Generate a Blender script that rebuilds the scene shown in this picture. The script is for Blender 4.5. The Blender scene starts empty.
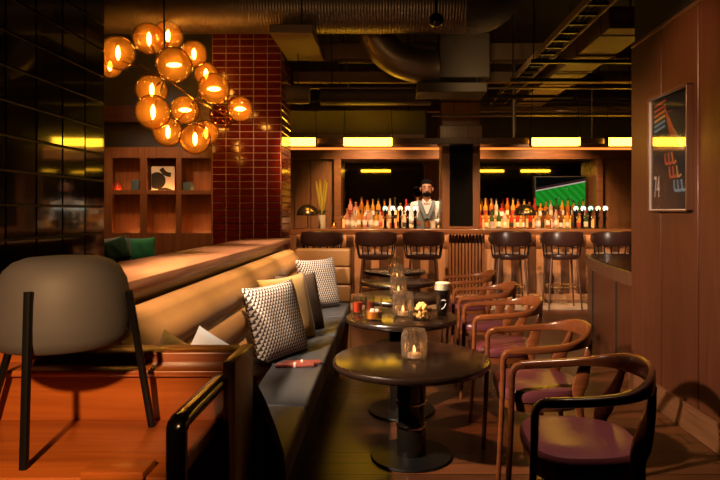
import bpy, bmesh, math, random
from mathutils import Vector, Matrix
R = random.Random(7)
PI = math.pi
sc = bpy.context.scene
COL = sc.collection

# ------------------------------------------------------------------ materials
def _new(name):
    m = bpy.data.materials.new(name); m.use_nodes = True
    nt = m.node_tree; b = nt.nodes['Principled BSDF']
    return m, nt, b
def mat(name, c, rough=.5, metal=0, coat=0, trans=0, emit=None, es=0, spec=.5, ior=1.45, bump=0, bscale=60, sheen=0):
    m, nt, b = _new(name)
    b.inputs['Base Color'].default_value = (*c, 1)
    b.inputs['Roughness'].default_value = rough
    b.inputs['Metallic'].default_value = metal
    b.inputs['Coat Weight'].default_value = coat
    b.inputs['Coat Roughness'].default_value = .12
    b.inputs['Transmission Weight'].default_value = trans
    b.inputs['Specular IOR Level'].default_value = spec
    b.inputs['IOR'].default_value = ior
    b.inputs['Sheen Weight'].default_value = sheen
    if emit:
        b.inputs['Emission Color'].default_value = (*emit, 1)
        b.inputs['Emission Strength'].default_value = es
    tc = nt.nodes.new('ShaderNodeTexCoord')
    n = nt.nodes.new('ShaderNodeTexNoise'); n.inputs['Scale'].default_value = bscale; n.inputs['Detail'].default_value = 3
    nt.links.new(tc.outputs['Object'], n.inputs['Vector'])
    if bump:
        bp = nt.nodes.new('ShaderNodeBump'); bp.inputs['Strength'].default_value = bump; bp.inputs['Distance'].default_value = .002
        nt.links.new(n.outputs['Fac'], bp.inputs['Height']); nt.links.new(bp.outputs['Normal'], b.inputs['Normal'])
    if not trans and not emit:
        hsv = nt.nodes.new('ShaderNodeHueSaturation'); hsv.inputs['Color'].default_value = (*c, 1)
        mr = nt.nodes.new('ShaderNodeMapRange'); mr.inputs['To Min'].default_value = .85; mr.inputs['To Max'].default_value = 1.15
        n2 = nt.nodes.new('ShaderNodeTexNoise'); n2.inputs['Scale'].default_value = 6
        nt.links.new(tc.outputs['Object'], n2.inputs['Vector'])
        nt.links.new(n2.outputs['Fac'], mr.inputs['Value']); nt.links.new(mr.outputs['Result'], hsv.inputs['Value'])
        nt.links.new(hsv.outputs['Color'], b.inputs['Base Color'])
    return m
def wood(name, c1, c2, axis='Z', rough=.35, coat=.3, scale=1.0):
    m, nt, b = _new(name)
    tc = nt.nodes.new('ShaderNodeTexCoord'); mp = nt.nodes.new('ShaderNodeMapping')
    s = {'X': (1.2, 22, 22), 'Y': (22, 1.2, 22), 'Z': (22, 22, 1.2)}[axis]
    mp.inputs['Scale'].default_value = [k*scale for k in s]
    nt.links.new(tc.outputs['Object'], mp.inputs['Vector'])
    n = nt.nodes.new('ShaderNodeTexNoise'); n.inputs['Scale'].default_value = 1.6; n.inputs['Detail'].default_value = 6; n.inputs['Roughness'].default_value = .62
    n.inputs['Distortion'].default_value = .6
    nt.links.new(mp.outputs['Vector'], n.inputs['Vector'])
    cr = nt.nodes.new('ShaderNodeValToRGB')
    cr.color_ramp.elements[0].position = .32; cr.color_ramp.elements[0].color = (*c1, 1)
    cr.color_ramp.elements[1].position = .7; cr.color_ramp.elements[1].color = (*c2, 1)
    nt.links.new(n.outputs['Fac'], cr.inputs['Fac']); nt.links.new(cr.outputs['Color'], b.inputs['Base Color'])
    b.inputs['Roughness'].default_value = rough; b.inputs['Coat Weight'].default_value = coat; b.inputs['Coat Roughness'].default_value = .2
    bp = nt.nodes.new('ShaderNodeBump'); bp.inputs['Strength'].default_value = .12; bp.inputs['Distance'].default_value = .002
    nt.links.new(n.outputs['Fac'], bp.inputs['Height']); nt.links.new(bp.outputs['Normal'], b.inputs['Normal'])
    return m
def emis(name, c, s):
    m = bpy.data.materials.new(name); m.use_nodes = True; nt = m.node_tree; nt.nodes.clear()
    e = nt.nodes.new('ShaderNodeEmission'); o = nt.nodes.new('ShaderNodeOutputMaterial')
    e.inputs['Color'].default_value = (*c, 1); e.inputs['Strength'].default_value = s
    nt.links.new(e.outputs[0], o.inputs[0]); return m
def thin_glass(name, tint, gloss=.12, scatter=0, sc_col=(1, .5, .15), rough=.03):
    """thin blown glass: tinted see-through, mirror-like at grazing angles, with a translucent share added for glow"""
    m = bpy.data.materials.new(name); m.use_nodes = True; nt = m.node_tree; nt.nodes.clear()
    o = nt.nodes.new('ShaderNodeOutputMaterial')
    t = nt.nodes.new('ShaderNodeBsdfTransparent'); t.inputs[0].default_value = (*tint, 1)
    g = nt.nodes.new('ShaderNodeBsdfGlossy'); g.inputs['Roughness'].default_value = rough
    lw = nt.nodes.new('ShaderNodeLayerWeight'); lw.inputs['Blend'].default_value = .25
    ml = nt.nodes.new('ShaderNodeMath'); ml.operation = 'MULTIPLY_ADD'; ml.inputs[1].default_value = .55; ml.inputs[2].default_value = gloss*.4
    nt.links.new(lw.outputs['Fresnel'], ml.inputs[0])
    mx = nt.nodes.new('ShaderNodeMixShader')
    nt.links.new(ml.outputs[0], mx.inputs[0]); nt.links.new(t.outputs[0], mx.inputs[1]); nt.links.new(g.outputs[0], mx.inputs[2])
    last = mx
    if scatter:
        tr = nt.nodes.new('ShaderNodeBsdfTranslucent'); tr.inputs[0].default_value = (*sc_col, 1)
        m2 = nt.nodes.new('ShaderNodeMixShader'); m2.inputs[0].default_value = scatter
        nt.links.new(mx.outputs[0], m2.inputs[1]); nt.links.new(tr.outputs[0], m2.inputs[2]); last = m2
    nt.links.new(last.outputs[0], o.inputs[0]); return m

def haze_mat(name, c, d):
    m = bpy.data.materials.new(name); m.use_nodes = True; nt = m.node_tree; nt.nodes.clear()
    o = nt.nodes.new('ShaderNodeOutputMaterial'); v = nt.nodes.new('ShaderNodeVolumeScatter')
    v.inputs['Color'].default_value = (*c, 1); v.inputs['Density'].default_value = d
    nt.links.new(v.outputs[0], o.inputs['Volume']); return m
M = {}
M['floor'] = None
M['black_paint'] = mat('black_paint', (.012, .011, .010), .7)
M['ceiling'] = mat('ceiling_black', (.012, .011, .009), .85)
M['tile_black'] = mat('tile_black', (.006, .008, .008), .05, coat=.3, bump=.02, bscale=7)
M['grout_dark'] = mat('grout_dark', (.10, .07, .045), .5)
M['tile_red'] = mat('tile_red', (.095, .009, .004), .12, coat=.3, bump=.05, bscale=7)
M['grout_pale'] = mat('grout_pale', (.40, .22, .14), .5)
M['walnut'] = wood('walnut_panel', (.060, .017, .0065), (.092, .027, .0105), 'Z', .42, .12)
M['walnut_x'] = wood('walnut_x', (.085, .032, .014), (.17, .068, .030), 'X', .35, .25)
M['walnut_y'] = wood('walnut_y', (.10, .040, .018), (.19, .080, .036), 'Y', .32, .3)
M['bar_wood'] = wood('bar_wood', (.13, .052, .02), (.24, .10, .04), 'Z', .4, .15)
M['bar_wood_x'] = wood('bar_wood_x', (.12, .045, .018), (.25, .10, .04), 'X', .3, .4)
M['slat_dark'] = wood('slat_dark', (.06, .026, .013), (.12, .052, .026), 'Z', .4, .2)
M['pale_wood'] = wood('pale_wood', (.34, .17, .085), (.50, .27, .14), 'Z', .45, .1)
M['chair_wood'] = wood('chair_wood', (.105, .028, .008), (.20, .056, .016), 'X', .28, .4, 1.4)
M['desk_wood'] = wood('desk_wood', (.24, .055, .008), (.42, .115, .018), 'X', .32, .35, .8)
M['desk_wood_shaded'] = wood('desk_wood_shaded', (.055, .018, .006), (.095, .033, .010), 'Z', .35, .3, .8)  # desk wood with shade put into its colour, for the end post
M['table_wood'] = wood('table_wood', (.010, .005, .003), (.022, .010, .005), 'X', .24, .0)
M['table_wood'].node_tree.nodes['Principled BSDF'].inputs['IOR'].default_value = 1.7
M['table_wood'].node_tree.nodes['Bump'].inputs['Strength'].default_value = .02
M['black_metal'] = mat('black_metal', (.005, .0045, .0045), .4, .0, spec=.2)
M['black_gloss'] = mat('black_gloss', (.006, .0045, .0035), .14, 0, coat=.3)
M['chrome'] = mat('chrome', (.75, .72, .68), .12, 1)
M['brass'] = mat('brass', (.62, .40, .16), .25, 1)
M['galv'] = mat('galvanised', (.20, .165, .12), .42, .75, bump=.1)
M['duct_dark'] = mat('duct_dark', (.055, .046, .036), .55, .1)
M['duct_tan'] = mat('duct_tan', (.15, .10, .055), .6, .1)
M['duct_olive'] = mat('duct_olive', (.11, .10, .065), .7)
M['concrete'] = mat('concrete_olive', (.13, .12, .075), .85, bump=.4, bscale=30)
M['tan'] = mat('tan_leather', (.40, .185, .055), .42, bump=.15, bscale=120)
M['black_leather'] = mat('black_leather', (.060, .061, .066), .40, spec=.28, bump=.2, bscale=150)
M['maroon'] = mat('maroon_leather', (.105, .026, .032), .28, bump=.2, bscale=150)
M['stool_leather'] = mat('stool_leather', (.030, .013, .012), .30, bump=.15, bscale=100)
M['mustard'] = mat('mustard_fabric', (.36, .19, .022), .85, sheen=.3, bump=.4, bscale=300)
M['oatmeal'] = mat('oatmeal_fabric', (.72, .72, .74), .9, sheen=.3, bump=.5, bscale=300)
M['black_fabric'] = mat('black_fabric', (.006, .0055, .0055), .9, spec=.05)
M['green_velvet'] = mat('green_velvet', (.025, .42, .24), .7, sheen=.5)
M['blue_fabric'] = mat('blue_fabric', (.07, .13, .18), .8)
M['teal_fabric'] = mat('teal_fabric', (.03, .14, .11), .8)
M['shade_grey'] = mat('shade_grey', (.074, .071, .070), .6)
M['coral'] = mat('coral_paper', (.26, .06, .04), .6)
M['string'] = mat('pale_string', (.62, .5, .42), .8)
M['white'] = mat('white_paint', (.75, .73, .70), .6)
M['paper_black'] = mat('poster_black', (.022, .022, .022), .7)
M['clear'] = thin_glass('clear_glass', (.93, .93, .92))
M['smoke'] = thin_glass('amber_smoked_glass', (.88, .60, .30), .12, .02, (1, .5, .12))
M['bulb'] = emis('warm_filament', (1, .50, .11), 75)
M['haze'] = haze_mat('bulb_glow_haze', (1, .47, .11), 2.6)  # scattering volume added inside the globes to imitate glow around each bulb
M['candle'] = emis('candle_flame', (1, .45, .12), 9)
M['wax'] = mat('wax', (.75, .55, .35), .5, emit=(1, .4, .1), es=.35)
M['lamp'] = emis('bar_lamp_diffuser', (1, .49, .022), 22.0)
M['led'] = emis('orange_led', (1, .24, .035), 1.6)
M['led_amber'] = emis('amber_led', (1, .33, .06), 1.5)
M['led_niche'] = emis('niche_led', (1, .32, .07), 30)
M['badge'] = emis('tap_badge_light', (1, .9, .72), 2.4)
M['badge_g'] = emis('tap_badge_light_green', (.6, 1, .6), 1.8)
M['badge_o'] = emis('tap_badge_light_amber', (1, .7, .35), 2.2)
M['mirror'] = mat('smoked_mirror', (.33, .30, .26), .04, 1)
M['black_glass'] = mat('black_glass', (.005, .005, .005), .12)
M['popcorn'] = mat('popcorn', (.80, .48, .16), .8)
M['stout'] = mat('stout', (.006, .004, .003), .12)
M['foam'] = mat('foam', (.80, .66, .46), .7)
M['whisky'] = mat('whisky', (.62, .22, .03), .15)
M['red_drink'] = mat('red_drink', (.55, .06, .02), .2)
M['ice'] = mat('ice', (.85, .80, .72), .2)
M['skin'] = mat('skin', (.36, .16, .085), .55)
M['hair'] = mat('hair', (.004, .003, .003), .9, spec=.1)
M['shirt'] = mat('shirt_fabric', (.66, .60, .56), .85)
M['vest'] = mat('vest_fabric', (.13, .145, .14), .85)
M['trousers'] = mat('trousers_fabric', (.02, .02, .022), .9)
M['plume'] = mat('pampas', (.42, .33, .045), .9)
M['leaf'] = mat('leaf', (.10, .11, .03), .7)
M['bottle_black'] = mat('bottle_black', (.012, .012, .010), .12, coat=.5)

def floor_mat():
    m, nt, b = _new('floor_planks')
    tc = nt.nodes.new('ShaderNodeTexCoord')
    br = nt.nodes.new('ShaderNodeTexBrick')
    br.inputs['Scale'].default_value = 1; br.inputs['Brick Width'].default_value = 1.7; br.inputs['Row Height'].default_value = .135
    br.inputs['Mortar Size'].default_value = .005; br.offset = .37
    br.inputs['Color1'].default_value = (.125, .040, .014, 1); br.inputs['Color2'].default_value = (.06, .020, .008, 1); br.inputs['Mortar'].default_value = (.012, .006, .003, 1)
    nt.links.new(tc.outputs['Object'], br.inputs['Vector'])
    mp = nt.nodes.new('ShaderNodeMapping'); mp.inputs['Scale'].default_value = (1.2, 20, 1)
    nt.links.new(tc.outputs['Object'], mp.inputs['Vector'])
    n = nt.nodes.new('ShaderNodeTexNoise'); n.inputs['Scale'].default_value = 2; n.inputs['Detail'].default_value = 6
    nt.links.new(mp.outputs['Vector'], n.inputs['Vector'])
    mr = nt.nodes.new('ShaderNodeMapRange'); mr.inputs['To Min'].default_value = .55; mr.inputs['To Max'].default_value = 1.45
    nt.links.new(n.outputs['Fac'], mr.inputs['Value'])
    h = nt.nodes.new('ShaderNodeHueSaturation'); nt.links.new(br.outputs['Color'], h.inputs['Color']); nt.links.new(mr.outputs['Result'], h.inputs['Value'])
    nt.links.new(h.outputs['Color'], b.inputs['Base Color'])
    b.inputs['Roughness'].default_value = .32; b.inputs['Specular IOR Level'].default_value = .28; b.inputs['Coat Weight'].default_value = .0; b.inputs['Coat Roughness'].default_value = .25
    bp = nt.nodes.new('ShaderNodeBump'); bp.inputs['Strength'].default_value = .25; bp.inputs['Distance'].default_value = .003; bp.invert = True
    nt.links.new(br.outputs['Fac'], bp.inputs['Height']); nt.links.new(bp.outputs['Normal'], b.inputs['Normal'])
    return m
M['floor'] = floor_mat()

def weave_mat(name='woven_pattern', s=42.0):
    """cream and charcoal wedges with thin brown stripes, as woven on the cushion covers"""
    m, nt, b = _new(name)
    L = nt.links.new
    tc = nt.nodes.new('ShaderNodeTexCoord'); sx = nt.nodes.new('ShaderNodeSeparateXYZ'); L(tc.outputs['Object'], sx.inputs[0])
    def mth(op, a, bb=None):
        n = nt.nodes.new('ShaderNodeMath'); n.operation = op
        for i, v in enumerate((a, bb)):
            if v is None: continue
            if isinstance(v, (int, float)): n.inputs[i].default_value = v
            else: L(v, n.inputs[i])
        return n.outputs[0]
    u = mth('MULTIPLY', sx.outputs['X'], s); v = mth('MULTIPLY', sx.outputs['Y'], s*1.25)
    row = mth('FLOOR', v); fv = mth('FRACT', v)
    fu = mth('FRACT', mth('ADD', u, mth('MULTIPLY', row, .5)))
    tri = mth('GREATER_THAN', mth('ADD', mth('MULTIPLY', fv, .70), .24), fu)       # wedge
    band = mth('GREATER_THAN', fv, .80)
    mx = nt.nodes.new('ShaderNodeMix'); mx.data_type = 'RGBA'
    mx.inputs[6].default_value = (.035, .028, .026, 1); mx.inputs[7].default_value = (.66, .58, .50, 1); L(tri, mx.inputs[0])
    m2 = nt.nodes.new('ShaderNodeMix'); m2.data_type = 'RGBA'; m2.inputs[7].default_value = (.20, .11, .07, 1)
    L(band, m2.inputs[0]); L(mx.outputs[2], m2.inputs[6])
    L(m2.outputs[2], b.inputs['Base Color']); b.inputs['Roughness'].default_value = .9
    return m
M['weave'] = weave_mat()

def ribbed_glass():
    m = thin_glass('ribbed_glass', (.92, .88, .84),   .5, .10, (1, .84, .68), .04)
    return m
M['ribbed'] = ribbed_glass()
def bottle_glass(name, c, k=.55):
    m, nt, b = _new(name)
    b.inputs['Base Color'].default_value = (*c, 1); b.inputs['Roughness'].default_value = .08
    b.inputs['Coat Weight'].default_value = .3
    tr = nt.nodes.new('ShaderNodeBsdfTranslucent'); tr.inputs[0].default_value = (*[min(1, v*1.6) for v in c], 1)
    mx = nt.nodes.new('ShaderNodeMixShader'); mx.inputs[0].default_value = k
    out = nt.nodes['Material Output']
    nt.links.new(b.outputs[0], mx.inputs[1]); nt.links.new(tr.outputs[0], mx.inputs[2]); nt.links.new(mx.outputs[0], out.inputs[0])
    return m
BG = {'amber': bottle_glass('glass_amber', (.55, .22, .03)), 'honey': bottle_glass('glass_honey', (.75, .42, .08)),
      'brown': bottle_glass('glass_brown', (.22, .07, .02)), 'clear': bottle_glass('glass_clear', (.62, .50, .40)),
      'green': bottle_glass('glass_green', (.07, .13, .04)), 'red': bottle_glass('glass_red', (.50, .06, .03)),
      'pink': bottle_glass('glass_pink', (.72, .36, .28)), 'black': M['bottle_black']}
LABELS = [mat('label_cream', (.70, .60, .42), .7), mat('label_white', (.75, .72, .68), .7), mat('label_black', (.02, .02, .02), .6), mat('label_red', (.40, .05, .03), .7)]
CAPS = [mat('cap_gold', (.6, .38, .12), .3, .8), mat('cap_black', (.02, .02, .02), .4), mat('cap_red', (.35, .03, .02), .4)]

# ------------------------------------------------------------------ mesh helpers
class MB:
    def __init__(s): s.bm = bmesh.new()
    def box(s, x0, x1, y0, y1, z0, z1, bev=0, seg=2, rot=None):
        r = bmesh.ops.create_cube(s.bm, size=1); vs = r['verts']
        bmesh.ops.scale(s.bm, vec=(x1-x0, y1-y0, z1-z0), verts=vs)
        if rot: bmesh.ops.rotate(s.bm, verts=vs, cent=(0, 0, 0), matrix=rot)
        bmesh.ops.translate(s.bm, vec=((x0+x1)/2, (y0+y1)/2, (z0+z1)/2), verts=vs)
        if bev:
            es = list({e for v in vs for e in v.link_edges})
            bmesh.ops.bevel(s.bm, geom=es, offset=bev, segments=seg, profile=.5, affect='EDGES')
        return s
    def lathe(s, prof, seg=32, c=(0, 0, 0), cap=True, ribs=0, ramp=0):
        rings = []
        for r, z in prof:
            ring = []
            for i in range(seg):
                a = 2*PI*i/seg; rr = max(r, 1e-4)*(1+(ramp*math.cos(ribs*a) if ribs else 0))
                ring.append(s.bm.verts.new((c[0]+rr*math.cos(a), c[1]+rr*math.sin(a), c[2]+z)))
            rings.append(ring)
        for a, b in zip(rings, rings[1:]):
            for i in range(seg): s.bm.faces.new((a[i], a[(i+1) % seg], b[(i+1) % seg], b[i]))
        if cap:
            if prof[0][0] > 1e-3: s.bm.faces.new(rings[0][::-1])
            if prof[-1][0] > 1e-3: s.bm.faces.new(rings[-1])
        return s
    def sweep(s, pts, sizes, up=(0, 0, 1), n=12, p=2.0, cap=True, closed=False):
        """sizes: list of (across, along_up) half sizes"""
        pts = [Vector(q) for q in pts]; N = len(pts); rings = []
        prev = None
        for i, q in enumerate(pts):
            if closed: t = pts[(i+1) % N]-pts[i-1]
            else: t = pts[min(i+1, N-1)]-pts[max(i-1, 0)]
            t.normalize(); u = Vector(up[i] if isinstance(up, list) else up)
            side = t.cross(u)
            if side.length < 1e-3: side = prev.copy() if prev else t.cross(Vector((1, 0, 0)))
            side.normalize(); prev = side.copy(); u2 = side.cross(t).normalized()
            w, h = sizes[i] if isinstance(sizes, list) else sizes
            ring = []
            for k in range(n):
                a = 2*PI*k/n; ca, sa = math.cos(a), math.sin(a)
                f = lambda v: math.copysign(abs(v)**(2/p), v)
                ring.append(s.bm.verts.new(q+side*(w*f(ca))+u2*(h*f(sa))))
            rings.append(ring)
        prs = list(zip(rings, rings[1:]))+([(rings[-1], rings[0])] if closed else [])
        for a, b in prs:
            for k in range(n): s.bm.faces.new((a[k], a[(k+1) % n], b[(k+1) % n], b[k]))
        if cap and not closed:
            s.bm.faces.new(rings[0][::-1]); s.bm.faces.new(rings[-1])
        return s
    def tube(s, pts, r, n=10, closed=False):
        pts = [Vector(q) for q in pts]
        d = pts[-1]-pts[0]; up = (0, 0, 1)
        if not closed and abs(d.normalized().z) > .9: up = (0, 1, 0)
        return s.sweep(pts, (r, r), up, n, closed=closed)
    def sphere(s, c, r, u=24, v=14, sx=(1, 1, 1)):
        rr = bmesh.ops.create_uvsphere(s.bm, u_segments=u, v_segments=v, radius=r)
        bmesh.ops.scale(s.bm, vec=sx, verts=rr['verts']); bmesh.ops.translate(s.bm, vec=c, verts=rr['verts']); return s
    def prism(s, poly, y0, y1, axis='Y'):
        """polygon in the plane across the axis, extruded along it"""
        f = {'Y': lambda a, b, t: (a, t, b), 'Z': lambda a, b, t: (a, b, t), 'X': lambda a, b, t: (t, a, b)}[axis]
        A = [s.bm.verts.new(f(a, b, y0)) for a, b in poly]; B = [s.bm.verts.new(f(a, b, y1)) for a, b in poly]
        n = len(poly)
        for i in range(n): s.bm.faces.new((A[i], A[(i+1) % n], B[(i+1) % n], B[i]))
        s.bm.faces.new(A[::-1]); s.bm.faces.new(B); return s
    def xf(s, mtx): bmesh.ops.transform(s.bm, matrix=mtx, verts=s.bm.verts); return s
    def build(s, name, m, parent=None, smooth=True, loc=None):
        bmesh.ops.recalc_face_normals(s.bm, faces=s.bm.faces)
        me = bpy.data.meshes.new(name); s.bm.to_mesh(me); s.bm.free()
        if smooth:
            for p in me.polygons: p.use_smooth = True
            try: me.set_sharp_from_angle(angle=math.radians(38))
            except Exception: pass
        o = bpy.data.objects.new(name, me); COL.objects.link(o)
        if m: me.materials.append(m)
        if parent: o.parent = parent
        if loc: o.location = loc
        return o
def smooth_path(pts, k=5, closed=False):
    pts = [Vector(p) for p in pts]; out = []
    n = len(pts)
    for i in range(n-1):
        p0 = pts[max(i-1, 0)]; p1 = pts[i]; p2 = pts[i+1]; p3 = pts[min(i+2, n-1)]
        for j in range(k):
            t = j/k; out.append(.5*((2*p1)+(p2-p0)*t+(2*p0-5*p1+4*p2-p3)*t*t+(3*p1-p0-3*p2+p3)*t**3))
    out.append(pts[-1]); return out
def tag(o, label=None, cat=None, group=None, kind=None):
    if label: o['label'] = label
    if cat: o['category'] = cat
    if group: o['group'] = group
    if kind: o['kind'] = kind
    return o
def thing(name, label, cat, loc=(0, 0, 0), rz=0, group=None):
    o = bpy.data.objects.new(name, None); COL.objects.link(o); o.location = loc; o.rotation_euler = (0, 0, rz)
    o.empty_display_size = .1
    return tag(o, label, cat, group)
KIDS = {}
def copy_tree(o, parent=None, hide=()):
    c = o.copy(); COL.objects.link(c); c.parent = parent
    for ch in o.children:
        if ch.name.split('.')[0] in hide: continue
        copy_tree(ch, c)
    return c
def dup(o, loc, rz, label, group=None):
    c = copy_tree(o); c.location = loc; c.rotation_euler = (0, 0, rz); c['label'] = label
    if group: c['group'] = group
    return c
def struct(o, label=None):
    o['kind'] = 'structure'
    if label: o['label'] = label
    return o

# camera: principal point of the photo is at (388, 212), focal length 600 px
HC = 1.3; F = 600.
def P(px, py, Y): return ((px-388)*Y/F, Y, HC-(py-212)*Y/F)
cam = bpy.data.cameras.new('camera'); co = bpy.data.objects.new('camera', cam); COL.objects.link(co)
cam.sensor_width = 36; cam.lens = F*36/720; cam.shift_x = -28/720; cam.shift_y = -28/720; cam.clip_start = .05
co.location = (0, 0, HC); co.rotation_euler = (PI/2, 0, 0); sc.camera = co

# ------------------------------------------------------------------ room shell
CEIL = 4.0
struct(MB().box(-6, 6, -3, 11.2, -.1, 0).build('floor', M['floor'], smooth=False), 'dark reddish brown plank floor')
struct(MB().box(-6, 6, -3, 11.2, CEIL, CEIL+.1).build('ceiling', M['ceiling'], smooth=False), 'black painted open ceiling above the ducts')
struct(MB().box(-6, 6, -3.1, -3, 0, CEIL).build('wall_near', M['walnut'], smooth=False))
struct(MB().box(-6.1, -6, -3, 11.2, 0, CEIL).build('wall_outer', M['black_paint'], smooth=False))
struct(MB().box(6, 6.1, -3, 11.2, 0, CEIL).build('wall_outer_right', M['black_paint'], smooth=False))
# wall behind the back bar
struct(MB().box(-6, 6, 11.1, 11.2, 0, CEIL).build('wall_back', M['black_paint'], smooth=False), 'dark wall behind the back bar')

# glossy black tiled wall on the left
def tiles(mb, u0, u1, nu, z0, nz, h, place, gap=.009, th=.014):
    w = (u1-u0)/nu
    for i in range(nu):
        for k in range(nz):
            a0 = u0+i*w+gap/2; a1 = u0+(i+1)*w-gap/2; b0 = z0+k*h+gap/2; b1 = z0+(k+1)*h-gap/2
            tx, tz = R.uniform(-.0003, .0003), R.uniform(-.0003, .0003)
            place(mb, a0, a1, b0, b1, th, tx, tz)
def tile_geo(mb, f, a0, a1, b0, b1, th, tx, tz):
    e = .005
    base = [(a0, b0), (a1, b0), (a1, b1), (a0, b1)]; top = [(a0+e, b0+e), (a1-e, b0+e), (a1-e, b1-e), (a0+e, b1-e)]
    B = [mb.bm.verts.new(f(a, b, .002)) for a, b in base]
    D = [mb.bm.verts.new(f(a+(.006 if a == a0 else -.006)*0, b, th*.7)) for a, b in [(a0+.003, b0+.003), (a1-.003, b0+.003), (a1-.003, b1-.003), (a0+.003, b1-.003)]]
    T = [mb.bm.verts.new(f(a, b, th+(tx if a > (a0+a1)/2 else -tx)+(tz if b > (b0+b1)/2 else -tz))) for a, b in top]
    for X, Y in ((B, D), (D, T)):
        for i in range(4): mb.bm.faces.new((X[i], X[(i+1) % 4], Y[(i+1) % 4], Y[i]))
    mb.bm.faces.new(T)
WL = -2.2
wl = struct(MB().box(WL-.25, WL, -2.8, 4.63, 0, CEIL).build('wall_left', M['grout_dark'], smooth=False), 'glossy black tiled wall at the left')
mb = MB()
tiles(mb, 4.63-.3*20, 4.63, 20, .14, 19, .2, lambda m, a0, a1, b0, b1, th, tx, tz: tile_geo(m, lambda a, b, d: (WL+d, a, b), a0, a1, b0, b1, th, tx, tz))
mb.build('tile_face', M['tile_black'], wl, smooth=False)
# red tiled pillar
px0, px1, py0, py1 = -2.05, -1.248, 7.0, 7.64
pl = struct(MB().box(px0, px1, py0, py1, 0, CEIL).build('wall_pillar', M['grout_pale'], smooth=False), 'oxblood tiled pillar behind the globe chandelier')
mb = MB()
tiles(mb, px0, px1, 5, .08, 47, .083, lambda m, a0, a1, b0, b1, th, tx, tz: tile_geo(m, lambda a, b, d: (a, py0-d, b), a0, a1, b0, b1, .010, tx*.6, tz*.6))
mb.build('tile_face', M['tile_red'], pl, smooth=False)
mb = MB()
tiles(mb, py0, py1, 3, .08, 47, .083, lambda m, a0, a1, b0, b1, th, tx, tz: tile_geo(m, lambda a, b, d: (px1+d, a, b), a0, a1, b0, b1, .010, tx*.6, tz*.6))
mb.build('tile_return', M['tile_red'], pl, smooth=False)

# walnut panelled wall on the right
XR = 1.79
mb = MB()
edges = [4.42, 3.93, 3.46, 2.99, 2.52, 2.05, 1.58, 1.1, .6, .1, -.4, -1, -2, -2.9]
for a, b in zip(edges, edges[1:]):
    mb.box(XR, XR+.12, b+.006, a-.006, 0, 2.5, .003, 1)
struct(MB().box(XR+.03, XR+.13, -2.9, 4.40, 0, 2.49).build('wall_right_backing', M['black_paint'], smooth=False))
struct(mb.build('wall_right', M['walnut']), 'walnut panelled wall at the right')
mb = MB(); mb.box(XR-.022, XR, -2.9, 4.42, 0, .155, .003, 1); mb.box(XR-.028, XR, -2.9, 4.42, .155, .168, .004, 2)
struct(mb.build('baseboard_right', M['walnut_y']), 'walnut baseboard along the right wall')
struct(MB().box(XR-.004, XR+.14, -2.9, 4.42, 2.5, 2.53, .006, 1).build('trim_1', M['walnut_y']), 'dark cap along the top of the right wall')
struct(MB().box(XR+.02, 6, -2.9, 4.40, 2.53, CEIL).build('wall_right_upper', M['black_paint'], smooth=False))

# ------------------------------------------------------------------ ledge wall and banquette
mb = MB(); mb.box(-1.33, -1.0, 1.9, 5.80, 0, 1.0)
lw = struct(mb.build('wall_ledge', M['walnut_y'], smooth=False), 'low wall behind the banquette with a wooden ledge')
mb = MB(); mb.box(-1.37, -.95, 1.88, 5.84, .997, 1.045, .006, 2)
mb.build('ledge_cap', wood('ledge_wood', (.20, .075, .032), (.34, .14, .065), 'Y', .33, .25), lw)

bq = thing('banquette', 'long tan leather channel-backed banquette with black leather seat below the wooden ledge', 'banquette', (-.62, 3.8, 0))
ox, oy = .62, -3.8
def back_profile():
    pts = [(-.995, .30), (-.995, .925)]
    # top roll then three channels down the front
    top = [(-.985, .938), (-.955, .946), (-.915, .947), (-.885, .938), (-.866, .918)]
    pts += top
    ch = [(-.862, .905), (-.838, .77), (-.813, .61), (-.79, .44)]
    for (xa, za), (xb, zb) in zip(ch, ch[1:]):
        for i in range(7):
            t = i/6; bul = .030*math.sin(PI*t)**.6 if 0 < t < 1 else 0
            pts.append((xa+(xb-xa)*t+bul, za+(zb-za)*t))
    pts.append((-.79, .30)); return pts
pr = [(a+ox, b) for a, b in back_profile()]
MB().prism(pr, 1.9+oy, 5.62+oy).build('backrest', M['tan'], bq)
# end return facing the room
mb = MB()
for k in range(3):
    z0 = .45+k*.168; mb.box(-.87+ox, -.353+ox, 5.60+oy, 5.74+oy, z0, z0+.168, .022, 3)
mb.box(-.86+ox, -.36+ox, 5.62+oy, 5.76+oy, .0, .47)
mb.build('end_backrest', M['tan'], bq)
MB().prism([(-.80+ox, .0), (-.80+ox, .835), (-.53+ox, .835), (-.485+ox, .82), (-.445+ox, .775), (-.40+ox, .69), (-.365+ox, .60), (-.34+ox, .52), (-.332+ox, .44), (-.345+ox, 0)], 1.885+oy, 1.955+oy).build('end_panel', M['black_fabric'], bq)
mb = MB()
for a, b in ((1.95, 2.62), (2.62, 3.36), (3.36, 4.1), (4.1, 4.85), (4.85, 5.60)):
    mb.box(-.82+ox, -.353+ox, a+oy+.001, b+oy-.001, .335, .458, .022, 3)
mb.build('seat', M['black_leather'], bq)
MB().box(-.95+ox, -.43+ox, 1.9+oy, 5.60+oy, 0, .335).build('base', M['black_paint'], bq, smooth=False)

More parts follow.
